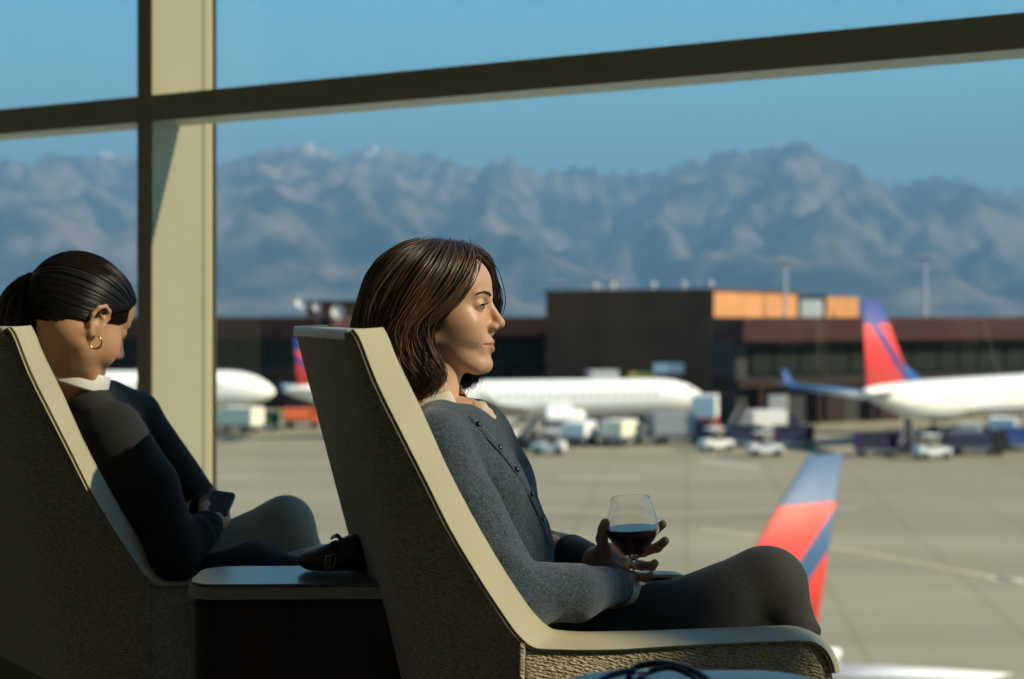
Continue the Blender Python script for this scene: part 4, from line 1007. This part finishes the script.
# hair
def hg(pts): return [tuple(P(x, y+(3.5 if y < 262 else 0), 2.45+d)) for x, y, d in pts]
G = [
 [(468,248,.015),(480,254,.035),(489,268,.050),(493.5,284,.062),(494.5,300,.072),(491,318,.080),(488,345,.090),(478,368,.095),(468,386,.095)],
 [(466,245,.02),(478,250,.055),(486,264,.072),(488,288,.082),(485,315,.09),(478,345,.095),(470,370,.095),(462,392,.09)],
 [(452,242,.03),(450,246,.075),(446,262,.092),(440,300,.098),(438,340,.10),(440,370,.10),(446,392,.09)],
 [(435,242,.03),(420,248,.07),(408,268,.088),(400,305,.095),(398,345,.095),(402,380,.09),(410,402,.08)],
 [(424,242,.02),(402,249,.035),(384,268,.045),(371,296,.045),(366,325,.045),(366,355,.04),(374,385,.04),(384,402,.03)],
 [(421,242,.008),(398,249,.004),(377,269,.0),(365,296,-.005),(359,325,-.01),(358,355,-.01),(363,385,-.01),(372,400,-.01)],
 [(428,241,0),(406,249,-.038),(388,271,-.060),(374,298,-.070),(367,325,-.072),(366,350,-.070),(371,378,-.066),(380,398,-.06)],
 [(438,240,-.005),(426,251,-.048),(410,274,-.078),(394,300,-.090),(383,325,-.095),(380,350,-.096),(386,378,-.090),(394,400,-.085)],
 [(446,240.5,-.008),(442,253,-.050),(430,278,-.080),(414,301,-.094),(401,322,-.101),(394,346,-.103),(398,370,-.10),(407,396,-.092)],
 [(454,242,-.008),(454,254,-.046),(444,278,-.075),(430,298,-.088),(416,316,-.098),(407,337,-.103),(410,358,-.103),(419,376,-.098),(416,394,-.092)],
 [(462,244,-.008),(464,256,-.042),(457,278,-.066),(444,297,-.082),(429,313,-.093),(418,328,-.099),(416,345,-.101),(425,364,-.098),(434,379,-.094),(427,393,-.09)],
 [(468,247,-.004),(472,258,-.034),(469,276,-.056),(458,294,-.072),(444,307,-.083),(430,317,-.092),(423,328,-.097),(424,346,-.099),(434,363,-.096),(440,377,-.092),(434,389,-.089)],
]
GW = [hg(g) for g in G]
hb = [ell(H2 @ Vector((-.026,0,.036)), (.090,.074,.075), .02, R=(H2.to_3x3()))]
hc_ = np.array(P(440, 320, 2.45))
for gi, g in enumerate(GW):
    pts = smooth_path(g, 14); pts = pts+(hc_-pts)/np.linalg.norm(hc_-pts, axis=1)[:, None]*.019
    edge = gi in (0, 11)
    rs_ = np.interp(np.linspace(0, 1, 14), [0, .2, .75, 1], [.006, .007 if edge else .014, .008 if edge else .016, .003])
    if gi == 11: pts = pts[:]+np.array([-.006, 0.008, .0])
    hb += chain(pts, rs_, .014)
for gi in range(2, 11):
    a_ = smooth_path(GW[gi], 14); b_ = smooth_path(GW[(gi+1) if gi < 10 else 10], 14); pts = (a_+b_)/2; pts = pts+(hc_-pts)/np.linalg.norm(hc_-pts, axis=1)[:, None]*.019
    hb += chain(pts, np.interp(np.linspace(0, 1, 14), [0, .2, .75, 1], [.006, .014, .016, .004]), .014)
V, F = sdf_mesh(hb, .003, disp=lambda x, y, z: .0012*noise3(x*3, y*3, z*.6, 70, 8))
hair2 = link('hair', np_mesh('hair', V, F), M['hairbase'], w2, world=True)
cols = ((.010,.006,.004), (.15,.08,.038))
s1 = strands(GW, 6000, .0009, seed=4, jitter=.0058, wav=.006, wavf=2.2, cols=cols, ctr=hc_, lift=.004, endj=.12)
s2 = strands(GW[8:], 3000, .0008, seed=9, jitter=.0050, wav=.006, wavf=2.0, cols=((.04,.023,.012), (.36,.20,.095)), ctr=hc_, lift=.003, endj=.08)
s3 = strands(GW[:2], 900, .0008, seed=10, jitter=.0024, wav=.0015, wavf=2.0, cols=((.03,.015,.008), (.20,.10,.045)), ctr=hc_, lift=.001, endj=.15)
V, F, Cc = join_vf([s1, s2, s3])
link('hair_locks', np_mesh('hair_locks', V, F, Cc), M['hair'], w2, world=True)

# shirt collar
def collar(name, c, axis, front, r, h, m, parent, gap=.6, fold=.028, up0=0.0, flare=.010, sx=1.0):
    ax_ = Vector(axis).normalized(); f = Vector(front); f = (f-ax_*f.dot(ax_)).normalized(); s = ax_.cross(f); rings = []
    N = 40
    for i in range(N+1):
        a = gap+(2*math.pi-2*gap)*i/N; d = f*math.cos(a)*sx+s*math.sin(a); e_ = abs(i/N-.5)*2
        wv_ = .0012*math.sin(a*7)
        c0 = Vector(c)-f*.0; pt = e_**6*.014
        rings.append([c0+d*(r)+ax_*(-h*.5), c0+d*(r-.001)+ax_*(h*.5), c0+d*(r+.004+wv_)+ax_*(h*.56), c0+d*(r+flare+wv_)+ax_*(h*.5-fold-pt), c0+d*(r+flare-.003+wv_)+ax_*(h*.5-fold-pt), c0+d*(r+.003)+ax_*(h*.35)])
    b = MB(); b.loft(rings); return b.build(name, m, parent, world=True, smooth=True, subsurf=1)
collar('shirt_collar', Vector((-.142, 2.425, .950)), (-.30, 0, .95), (.96, -.25, .3), .062, .030, M['shirt'], w2, gap=.55, fold=.034, flare=.012)
# lace top in the cardigan opening
lp = [ell((-.058, 2.408, .935), (.022,.030,.020), .01), ell((-.040, 2.398, .920), (.016,.026,.018), .01)]
V, F = sdf_mesh(lp, .0022, disp=lambda x, y, z: .0022*noise3(x, y, z, 230, 4)); link('lace_top', np_mesh('lace_top', V, F), M['lace'], w2, world=True)

# cardigan
RT2 = Matrix.Rotation(math.radians(-9), 3, 'Z') @ Matrix.Rotation(math.radians(18), 3, 'Y')
cd = [ell((-.092,2.435,.835), (.098,.160,.125), .04, R=RT2), ell((-.035,2.355,.805), (.062,.062,.060), .04), ell((-.020,2.485,.805), (.062,.062,.060), .04),
      ell((-.030,2.42,.690), (.102,.142,.130), .04), ell((.0,2.42,.560), (.118,.165,.070), .04),
      cap((-.125,2.36,.915), shN+Vector((0,0,-.008)), .042, .050, .03), cap((-.11,2.50,.915), shF+Vector((0,0,-.008)), .042, .050, .03), ell((-.105,2.43,.905), (.060,.085,.045), .03)]
slN = [cap(shN, (-.075,2.232,.80), .056, .055, .012), cap((-.075,2.232,.80), elN, .054, .052, .012), cap(elN, (.100,2.235,.664), .050, .044, .012), cap((.100,2.235,.664), (.164,2.312,.660), .043, .031, .012),
       ell((.010,2.20,.650), (.05,.04,.042), .02)]
slF = [cap(shF, elF, .054, .047, .015), cap(elF, (.112,2.515,.674), .046, .031, .012)]
folds = [cap((.012,2.165,.735), (.045,2.19,.700), .006, .004, .012), cap((-.005,2.165,.715), (.050,2.18,.672), .007, .004, .012), cap((-.02,2.165,.69), (.03,2.165,.645), .006, .004, .012),
         cap((.052,2.178,.70), (.075,2.205,.66), .006, .003, .01)]
gro = [cap((.002,2.155,.742), (.048,2.175,.692), .005, .003, .010, sub=True), cap((-.015,2.15,.71), (.035,2.16,.655), .004, .003, .010, sub=True), cap((.070,2.185,.705), (.085,2.20,.665), .004, .002, .008, sub=True),
       cap((-.095,2.24,.86), (-.045,2.225,.74), .006, .004, .014, sub=True)]
opening = [cap((-.055,2.40,.99), (-.040,2.395,.925), .030, .012, .008, sub=True), cap((-.105,2.425,1.01), (-.115,2.425,.945), .058, .055, .008, sub=True)]
folds = [cap((.0,2.175,.72), (.03,2.185,.685), .010, .006, .03), cap((-.02,2.17,.69), (.02,2.17,.655), .010, .006, .03)]
V, F = sdf_mesh(cd+slN+slF+folds+gro[3:]+opening, .0034, disp=lambda x, y, z: .0026*noise3(x, y, z, 38, 12)+.0014*noise3(x*1.2, y, z*.5, 95, 14)+.0006*noise3(x, y, z, 160, 13))
card = link('cardigan', np_mesh('cardigan', V, F), M['knit'], w2, world=True)
for (a_, b_, r0_, r1_) in (((.156,2.302,.662), (.170,2.326,.653), .0315, .0285), ((.106,2.522,.676), (.128,2.490,.673), .035, .031)):
    V, F = sdf_mesh([cap(a_, b_, r0_, r1_, .005)], .003, disp=lambda x, y, z: .0007*np.sin(400*(y-x))); link('knit_cuff', np_mesh('knit_cuff', V, F), M['cuff'], w2, world=True)
# button placket: ribbon on the chest front, projected onto the cardigan
def ray_front(px, py, tgt=card):
    return None
dg = None
from mathutils.bvhtree import BVHTree
bvh = BVHTree.FromPolygons([tuple(v) for v in V0] , []) if False else BVHTree.FromPolygons([v.co[:] for v in card.data.vertices], [tuple(p.vertices) for p in card.data.polygons])
def hit(px, py, b=bvh):
    d = P(px, py, 1.0)-Vector((0, 0, CAMZ)); h = b.ray_cast(Vector((0, 0, CAMZ)), d.normalized()); return h
pl = []
for px, py in ((468,414),(478,425),(488,436),(499,448),(508,459),(516,470),(523,481),(530,494),(536,507),(541,520),(546,534),(549,547)):
    h = hit(px, py)
    if h[0] is not None: pl.append((h[0], h[1]))
if len(pl) > 3:
    b = MB(); rings = []
    for i, (p_, n_) in enumerate(pl):
        t_ = (pl[min(i+1, len(pl)-1)][0]-pl[max(i-1, 0)][0]).normalized(); s_ = t_.cross(n_).normalized()
        rings.append([p_+s_*.011-n_*.003, p_+s_*.010+n_*.0036, p_-s_*.010+n_*.0036, p_-s_*.011-n_*.003])
    b.loft(rings); b.build('placket', M['knit'], w2, world=True, smooth=True, subsurf=1)
    for i in (1, 3, 5, 7, 9):
        if i < len(pl):
            p_, n_ = pl[i]; b = MB(); b.lathe([(0, .0062), (.0035, .0062), (.0050, .0052), (.0052, .0034), (.0, .0034)], 14, Matrix.Translation(p_) @ n_.to_track_quat('Z', 'Y').to_matrix().to_4x4()); b.build('button', M['button'], w2, world=True, smooth=True)
# trousers
tr_ = [ell((.0,2.42,.525), (.125,.168,.085), .04), cap(hipN, (.24,2.375,.570), .080, .072, .03), cap((.24,2.375,.570), knN+Vector((-.01,0,-.008)), .074, .060, .03), ell(knN+Vector((.0,0,-.004)), (.056,.056,.056), .03),
       cap(knN+Vector((.012,0,-.012)), (.500,2.485,.47), .055, .050, .03), cap((.500,2.485,.47), anN, .054, .050, .02),
       cap(hipF, (.25,2.56,.52), .082, .072, .03), cap((.25,2.56,.52), knF, .072, .060, .03), cap(knF+Vector((.012,0,-.01)), (.49,2.635,.30), .058, .054, .02), cap((.49,2.635,.30), (.475,2.66,.12), .054, .054, .02),
       cap((.40,2.385,.635), (.52,2.43,.56), .010, .006, .02), cap((.38,2.375,.610), (.50,2.42,.51), .009, .005, .02)]
V, F = sdf_mesh(tr_, .0045, disp=lambda x, y, z: .0022*noise3(x, y, z, 28, 21)); link('trousers', np_mesh('trousers', V, F), M['slacks'], w2, world=True)
for a_ in (anN, anF):
    d = Vector((.14, .02, -.03)) if a_ is anN else Vector((.14, .03, -.02)); z_ = .0 if a_ is anN else .0
    base_ = Vector(a_)+Vector((.0,0,-.05)); V, F = sdf_mesh([ell(base_+Vector((-.01,0,0)), (.035,.03,.035), .02), cap(base_+Vector((.0,0,-.01)), base_+d+Vector((0,0,.0)), .030, .024, .02)], .004)
    V[:, 2] = np.maximum(V[:, 2], .004); link('shoe', np_mesh('shoe', V, F), M['shoe'], w2, world=True)

# ---------------------------------------------------------------- wine glass
q = NT('wine glass'); q.b.inputs['Transmission Weight'].default_value = 1; q.b.inputs['Roughness'].default_value = .0; q.b.inputs['IOR'].default_value = 1.45; q.b.inputs['Base Color'].default_value = (1,1,1,1); M['wglass'] = q.m
q = NT('red wine'); q.b.inputs['Transmission Weight'].default_value = .35; q.b.inputs['Roughness'].default_value = .02; q.b.inputs['IOR'].default_value = 1.34; q.b.inputs['Specular IOR Level'].default_value = .15; q.b.inputs['Base Color'].default_value = (.05,.003,.006,1); M['wine'] = q.m
gc = Vector((.2095, 2.40, .608))
gl_ = empty('wine_glass', gc, 0, 'stemmed wine glass half full of red wine held by the seated woman', 'wine glass'); gl_.rotation_euler = (0, math.radians(-3), 0)
def bz(y): return CAMZ-(y-HZ)*2.40/FPX-gc.z
zb, zw, zr = bz(559), bz(530), bz(497)
prof_o = [(.0325, 0), (.033, .0003), (.033, .0010), (.0325, .0013), (.012, .004), (.0045, .009), (.0030, .02), (.0030, zb-.010), (.0045, zb-.003), (.012, zb+.004), (.026, zb+.019), (.038, zb+.034), (.0445, zb+.044), (.0460, zw+.002), (.0447, zw+.010), (.041, zw+.026), (.0365, zw+.042), (.0329, zr-.0012), (.0326, zr-.0003), (.0323, zr)]
prof_i = [(.0318, zr), (.0315, zr-.0003), (.0318, zr-.0012), (.0356, zw+.042), (.0400, zw+.026), (.0437, zw+.010), (.0450, zw+.002), (.0435, zb+.044), (.037, zb+.0345), (.025, zb+.020), (.011, zb+.0058), (0, zb+.0045)]
m = MB(); m.lathe(prof_o+prof_i, 48); m.build('glass_bowl', M['wglass'], gl_, smooth=True)
lv_ = zw+.004
m = MB(); m.lathe([(0, zb+.0050), (.0108, zb+.0064), (.0248, zb+.0206), (.0368, zb+.0350), (.0433, zb+.0442), (.0448, zw+.0015), (.04445, lv_-.0004), (.0444, lv_), (.0436, lv_), (0, lv_)], 48); m.build('red_wine', M['wine'], gl_, smooth=True)
for o_ in (gl_,):
    pass

# ---------------------------------------------------------------- woman with the ponytail
HY, HPi = 42, 27
Hh = Matrix.Rotation(math.radians(HY), 4, 'Z') @ Matrix.Rotation(math.radians(HPi), 4, 'Y') @ Matrix.Rotation(math.radians(0), 4, 'X')
SC1 = 1.05
earp = P(99, 321, 2.70); H1 = Matrix.Translation(earp-(Hh.to_3x3() @ Vector((-.012, -.078, .0)))*SC1) @ Hh @ Matrix.Scale(SC1, 4)
H1i = H1.inverted()
w1 = empty('person', (-.76, 2.82, 0), 0, 'woman with a black ponytail and dark sweater, head bowed over a phone', 'person')
hp = head_prims(ear=True); neck1 = P(66, 380, 2.79); nb = H1i @ neck1
hp += [cap((-.040,0,-.020), nb, .052, .055, .02), cap((-.02,0,-.05), nb+Vector((.02,0,.0)), .045, .046, .02), cap((-.035,.035,-.03), nb+Vector((0,.02,0)), .034, .034, .02), cap((-.035,-.035,-.03), nb+Vector((0,-.02,0)), .034, .034, .02)]
V, F = sdf_mesh(hp, .0018); SK1 = (.55,.31,.18)
parts = [(xf(V, H1), F, head_color(V, SK1, (.42,.14,.10)))]
Wn = Vector((-.590, 2.735, .690))
hn = [cap((-.615,2.69,.672), Wn, .025, .023, .01)]
ph_c = P(219, 505, 2.80)
K = [P(219, 517, 2.775), P(217, 520, 2.765), P(214, 523, 2.755), P(210, 526, 2.750)]
for k_ in K: hn.append(cap(Wn+(k_-Wn)*.2, k_, .0155, .0110, .012))
fin_t = [P(226, 517, 2.80), P(225, 521, 2.79), P(222, 525, 2.785), P(217, 528, 2.78)]
fin_e = [P(220, 512, 2.835), P(218, 516, 2.83), P(215, 520, 2.82), P(211, 523, 2.81)]
for k_, a_, b_ in zip(K, fin_t, fin_e): hn += finger([k_, a_, b_], .0088)
hn += [cap(Wn, P(205, 515, 2.76), .0150, .0120, .01)]+finger([P(205, 515, 2.76), P(203, 509, 2.775), P(206, 504, 2.785)], .0095)
V, F = sdf_mesh(hn, .0018); parts.append((V, F, np.repeat(np.array(SK1)[None], len(V), 0)))
# far hand supports the phone from behind
Wf = Vector((-.63, 2.93, .705)); hf = [cap((-.66,2.98,.69), Wf, .026, .022, .01)]
for i, (yy, zz) in enumerate(((2.885, .735), (2.885, .718), (2.885, .702), (2.88, .688))):
    k_ = Vector((-.605, 2.90, zz)); hf.append(cap(Wf, k_, .0150, .0105, .012)); hf += finger([k_, (-.590, 2.880, zz), (-.585, 2.865, zz+.002)], .0080)
hf += finger([Wf+Vector((.02,-.02,.01)), (-.602,2.875,.735), (-.598,2.850,.745)], .0098)
V, F = sdf_mesh(hf, .0018); parts.append((V, F, np.repeat(np.array(SK1)[None], len(V), 0)))
s1N, s1F = P(112, 432, 2.70), Vector((-.80, 3.02, .885))
e1N, e1F = Vector((-.640, 2.665, .655)), Vector((-.66, 3.08, .66))
hip1 = [Vector((-.74, 2.76, .515)), Vector((-.76, 2.93, .515))]; kn1 = [Vector((-.395, 2.80, .585)), Vector((-.478, 3.00, .658))]; an1 = [Vector((-.22, 2.90, .10)), Vector((-.33, 3.08, .30))]
coarse = [ell((-.835,2.86,.80), (.09,.14,.14), .04), ell((-.79,2.85,.65), (.09,.13,.13), .04), ell((-.76,2.85,.53), (.10,.15,.09), .04), cap(neck1, (-.84,2.84,.84), .045, .06, .03),
          cap(s1N, e1N, .04, .035, .02), cap(e1N, Wn, .034, .022, .02), cap(s1F, e1F, .04, .035, .02), cap(e1F, Wf, .034, .022, .02)]
for i in (0, 1): coarse += [cap(hip1[i], kn1[i], .06, .044, .03), cap(kn1[i], an1[i], .042, .028, .02)]
V, F = sdf_mesh(coarse, .009); parts.append((V, F, np.repeat(np.array(SK1)[None], len(V), 0)))
V, F, Cc = join_vf(parts); link('body', np_mesh('body', V, F, Cc), M['skin'], w1, world=True)
for s in (-1, 1):
    c = Vector((.0560, s*.0315, .0078)); m = MB(); m.lathe([(.0116*math.sin(a), .0116*math.cos(a)) for a in np.linspace(0.001, math.pi-.001, 16)], 20, Matrix.Rotation(math.pi/2, 4, 'Y'))
    m.v = [tuple(H1 @ (Vector(v)+c)) for v in m.v]; m.build('eyeball', M['eyewhite'], w1, world=True, smooth=True)
    m = MB(); up = [c+Vector((.0136*math.cos(a), s*.0136*math.sin(a), .001)) for a in np.linspace(-.85, 1.0, 12)]
    m.tube([H1 @ v for v in up], .001, 6)
    for v in up: dv = (v-c).normalized(); m.tube([H1 @ v, H1 @ (v+dv*.005-Vector((0,0,.001))), H1 @ (v+dv*.008)], [.0005, .0004, .0001], 4)
    m.build('eyelashes', M['lash'], w1, world=True, smooth=True)
    m = MB(); m.tube(smooth_path([H1 @ Vector(v) for v in ((.0745, s*.014, .0235), (.0725, s*.022, .0275), (.0660, s*.034, .0298), (.0555, s*.047, .0262))], 20), [.0008]+[.0018]*16+[.0012,.0008,.0004], 6); m.build('eyebrow', M['lash'], w1, world=True, smooth=True)
# hair pulled back: work in head coordinates, tie at the back
tie = np.array(H1i @ P(43, 289, 2.745))
def sc_pt(az_, el_, r=1.0):    # scalp point: azimuth from forehead, elevation
    a, e_ = math.radians(az_), math.radians(el_)
    return np.array([-.022+.102*r*math.cos(e_)*math.cos(a), .0815*r*math.cos(e_)*math.sin(a), .032+.085*r*math.sin(e_)])
line = [(-100,-42),(-92,-22),(-82,-10),(-68,2),(-52,12),(-40,24),(-24,33),(0,37),(24,33),(40,24),(52,12),(68,2),(82,-10),(92,-22),(100,-42)]
GH = []
tn = (tie-np.array([-.022, 0, .032])); 
for (a_, e_) in line:
    p0 = sc_pt(a_, e_, 1.0)
    d0 = (p0-np.array([-.022, 0, .032])); pts = []
    tt = tie-np.array([-.022, 0, .032])
    ea = d0/np.array([.102,.0815,.0905]); ea /= np.linalg.norm(ea); eb = tt/np.array([.102,.0815,.0905]); eb /= np.linalg.norm(eb); om = math.acos(np.clip(ea@eb, -1, 1))
    for t in np.linspace(0, .97, 14):
        v = (math.sin((1-t)*om)*ea+math.sin(t*om)*eb)/math.sin(om)
        v = v/np.linalg.norm(v)*(1.0+.02*math.sin(t*math.pi)); pts.append(np.array([-.022, 0, .032])+v*np.array([.102,.0815,.0905]))
    pts.append(tie); GH.append([tuple(H1 @ Vector(p)) for p in pts])
c1 = ((.004,.004,.0045), (.022,.018,.016))
hc1 = np.array(H1 @ Vector((-.022, 0, .032)))
sa = strands(GH, 2400, .0009, seed=20, jitter=.0012, cols=c1, ctr=hc1, lift=.0015, npts=20)
sa2 = strands([GH[-1], [tuple(H1 @ Vector(v)) for v in ((-.075,.03,-.03),(-.10,.02,-.015),tie)], [tuple(H1 @ Vector(v)) for v in ((-.078,-.03,-.03),(-.10,-.02,-.015),tie)], GH[0]], 300, .0009, seed=24, jitter=.0015, cols=c1, ctr=hc1, lift=.0015, npts=20)
tw = P(43, 289, 2.745)
def tp(x, y, d): return tuple(P(x, y, 2.745+d))
PT = [[tuple(tw), tp(30,276,0), tp(14,284,.0), tp(2,300,0), tp(-6,325,0), tp(-6,350,0), tp(0,375,0)],
      [tuple(tw), tp(32,279,-.03), tp(20,290,-.035), tp(12,306,-.04), tp(8,330,-.04), tp(8,352,-.035), tp(12,376,-.03)],
      [tuple(tw), tp(36,283,-.03), tp(32,296,-.045), tp(28,314,-.048), tp(26,334,-.045), tp(28,354,-.04), tp(30,374,-.03)],
      [tuple(tw), tp(42,291,-.02), tp(46,302,-.032), tp(50,318,-.036), tp(52,334,-.034), tp(52,350,-.03), tp(48,368,-.02)],
      [tuple(tw), tp(44,295,.0), tp(52,305,.0), tp(58,322,.0), tp(59,338,.0), tp(56,352,.0), tp(50,368,.0)],
      [tuple(tw), tp(38,284,.03), tp(30,296,.04), tp(28,314,.04), tp(26,334,.04), tp(28,354,.04), tp(30,374,.03)],
      [tuple(tw), tp(30,276,.01), tp(14,284,.02), tp(2,300,.02), tp(-4,325,.02), tp(-4,350,.02), tp(2,375,.02)]]
sb = strands(PT, 1500, .0011, seed=22, jitter=.0035, wav=.003, wavf=1.5, cols=((.006,.0045,.004), (.045,.026,.016)), npts=20, endj=.12)
V, F, Cc = join_vf([sa, sa2, sb]); link('hair_strands', np_mesh('hair_strands', V, F, Cc), M['hair'], w1, world=True)
hb = [ell((-.024,0,.036), (.0978,.0778,.0870), .004), ell((-.07,0,.0), (.045,.055,.045), .015)]
# trim the underlayer back from face, ear and nape
cut = [ell((.085,0,-.045), (.085,.12,.085), .004, sub=True), ell((.01,-.085,-.045), (.050,.05,.050), .004, sub=True), ell((.01,.085,-.045), (.050,.05,.050), .004, sub=True), ell((-.06,0,-.095), (.10,.12,.062), .004, sub=True)]
V, F = sdf_mesh(hb+cut, .0025); V = xf(V, H1); link('hair', np_mesh('hair', V, F), M['hairbase'], w1, world=True)
pb = []
for i in (0, 1, 2, 3, 4, 5):
    pts = (smooth_path(PT[i], 12)+smooth_path(PT[(i+2) % 6], 12))/2; pb += chain(pts, np.interp(np.linspace(0, 1, 12), [0, .3, .8, 1], [.006, .016, .016, .006]), .012)
V, F = sdf_mesh(pb, .003); link('ponytail', np_mesh('ponytail', V, F), M['hairbase'], w1, world=True)
m = MB(); T = Matrix.Translation(P(41, 288, 2.745)) @ Vector((-.75, 0, .45)).to_track_quat('Z', 'Y').to_matrix().to_4x4()
for dz in (-.004, .003): m.tube([T @ Vector((.0165*math.cos(a), .0165*math.sin(a), dz)) for a in np.linspace(0, 2*math.pi, 24)], .0042, 8)
m.build('hair_tie', M['lash'], w1, world=True, smooth=True)
m = MB(); ec = P(95.5, 342.5, 2.645)
m.tube([ec+Vector((.0105*math.cos(a), .004*math.cos(a), .0115*math.sin(a))) for a in np.linspace(math.pi*.45, math.pi*2.35, 26)], .0019, 8); m.build('hoop_earring', M['gold'], w1, world=True, smooth=True)
# collar
ax1 = (P(84, 340, 2.78)-P(66, 392, 2.80))
collar('shirt_collar', P(74, 373, 2.79), (.30, 0.05, .95), (.8, .45, 0),   .068, .030, M['collar'], w1, gap=.35, fold=.036, flare=.008, sx=1.0)
# sweater
sw = [ell((-.835,2.86,.815), (.105,.165,.125), .04), ell((-.800,2.85,.68), (.105,.150,.14), .04), ell((-.775,2.85,.55), (.12,.17,.08), .04),
      cap((-.845,2.79,.925), s1N, .045, .052, .03), cap((-.83,2.93,.925), s1F, .042, .050, .03), ell((-.850,2.83,.930), (.070,.090,.050), .03),
      cap(s1N, (-.690,2.68,.775), .058, .060, .012), cap((-.690,2.68,.775), e1N, .060, .057, .012), cap(e1N, (-.602,2.71,.680), .056, .040, .015),
      cap(s1F, e1F, .052, .047, .015), cap(e1F, (-.635,2.94,.70), .045, .033, .012),
      cap(P(80,350,2.79), P(73,379,2.79), .080, .068, .006, sub=True)]
V, F = sdf_mesh(sw, .004, disp=lambda x, y, z: .0022*noise3(x, y, z, 34, 31)); link('sweater', np_mesh('sweater', V, F), M['black_sweater'], w1, world=True)
V, F = sdf_mesh([cap((-.612,2.69,.668), (-.588,2.735,.692), .040, .033, .01)], .003, disp=lambda x, y, z: .001*np.sin(260*(y+z))); link('knit_cuff', np_mesh('knit_cuff', V, F), M['black_sweater'], w1, world=True)
tr1 = [ell((-.76,2.85,.52), (.12,.17,.085), .04)]
tr1 += [cap(hip1[1], kn1[1], .078, .056, .03), cap(kn1[1], an1[1], .052, .048, .03), cap(hip1[0], kn1[0], .078, .050, .03), cap(kn1[0], an1[0], .052, .048, .03),
        ]
V, F = sdf_mesh(tr1, .005, disp=lambda x, y, z: .0022*noise3(x, y, z, 28, 41)); link('trousers', np_mesh('trousers', V, F), M['slacks2'], w1, world=True)
for a_ in an1:
    base_ = Vector(a_)+Vector((0, 0, -.05)); V, F = sdf_mesh([ell(base_, (.035,.03,.035), .02), cap(base_+Vector((0,0,-.01)), base_+Vector((.12,.05,-.03)), .030, .024, .02)], .004)
    V[:, 2] = np.maximum(V[:, 2], .004); link('shoe', np_mesh('shoe', V, F), M['shoe'], w1, world=True)
# added black cloth, its colour stands in for shade on the near thigh
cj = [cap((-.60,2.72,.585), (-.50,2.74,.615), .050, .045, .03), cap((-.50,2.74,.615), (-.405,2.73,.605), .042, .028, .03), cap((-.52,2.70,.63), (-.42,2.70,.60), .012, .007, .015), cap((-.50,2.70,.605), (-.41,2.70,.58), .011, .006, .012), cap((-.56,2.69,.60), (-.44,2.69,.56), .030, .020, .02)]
V, F = sdf_mesh(cj, .004, disp=lambda x, y, z: .0030*noise3(x, y, z, 55, 51)); o = link('lap_shade_cloth', np_mesh('lap_shade_cloth', V, F), M['black_sweater']); tag(o, 'black cloth added as shade over the near thigh of the woman with a ponytail', 'lap_shade_cloth')
# phone
c = [P(200.5,511,2.770), P(224.5,514,2.770), P(238,496.5,2.835), P(214,492.5,2.835)]
ctr = sum(c, Vector())/4; ux = (c[1]-c[0]).normalized(); uy = ((c[3]-c[0])-ux*(c[3]-c[0]).dot(ux)).normalized(); un = ux.cross(uy)
ph = empty('mobile_phone', ctr, 0, 'black mobile phone held by the woman with a ponytail', 'phone')
wd_, ht_ = (c[1]-c[0]).length*1.05, (c[3]-c[0]).length*1.12
def rp(w, h, r): return [(x, y) for x, y in rrect(w, h, r, 6, 0)]
M['phone'] = mat('phone case', (.012,.012,.014), rough=.3); M['screen'] = mat('phone glass', (.004,.004,.005), rough=.35, spec=.15); M['phrim'] = mat('phone rim', (.10,.11,.12), rough=.3, metal=.5)
def phn(name, w, h, z0, z1, m_):
    b = MB(); pts = rp(w, h, .010); n = len(pts)
    b.loft([[ctr+ux*x+uy*y+un*z0 for x, y in pts], [ctr+ux*x+uy*y+un*z1 for x, y in pts]]); b.build(name, m_, ph, world=True, bevel=(.001, 2))
phn('case', wd_, ht_, -.004, .0035, M['phrim']); phn('screen', wd_-.004, ht_-.004, .0036, .0046, M['screen'])
b = MB(); b.lathe([(0, -.0068), (.0045, -.0068), (.005, -.0042), (0, -.0042)], 14, Matrix.Translation(ctr+ux*(-wd_*.28)+uy*ht_*.36) @ un.to_track_quat('Z', 'Y').to_matrix().to_4x4()); b.build('camera_lens', M['phone'], ph, world=True)
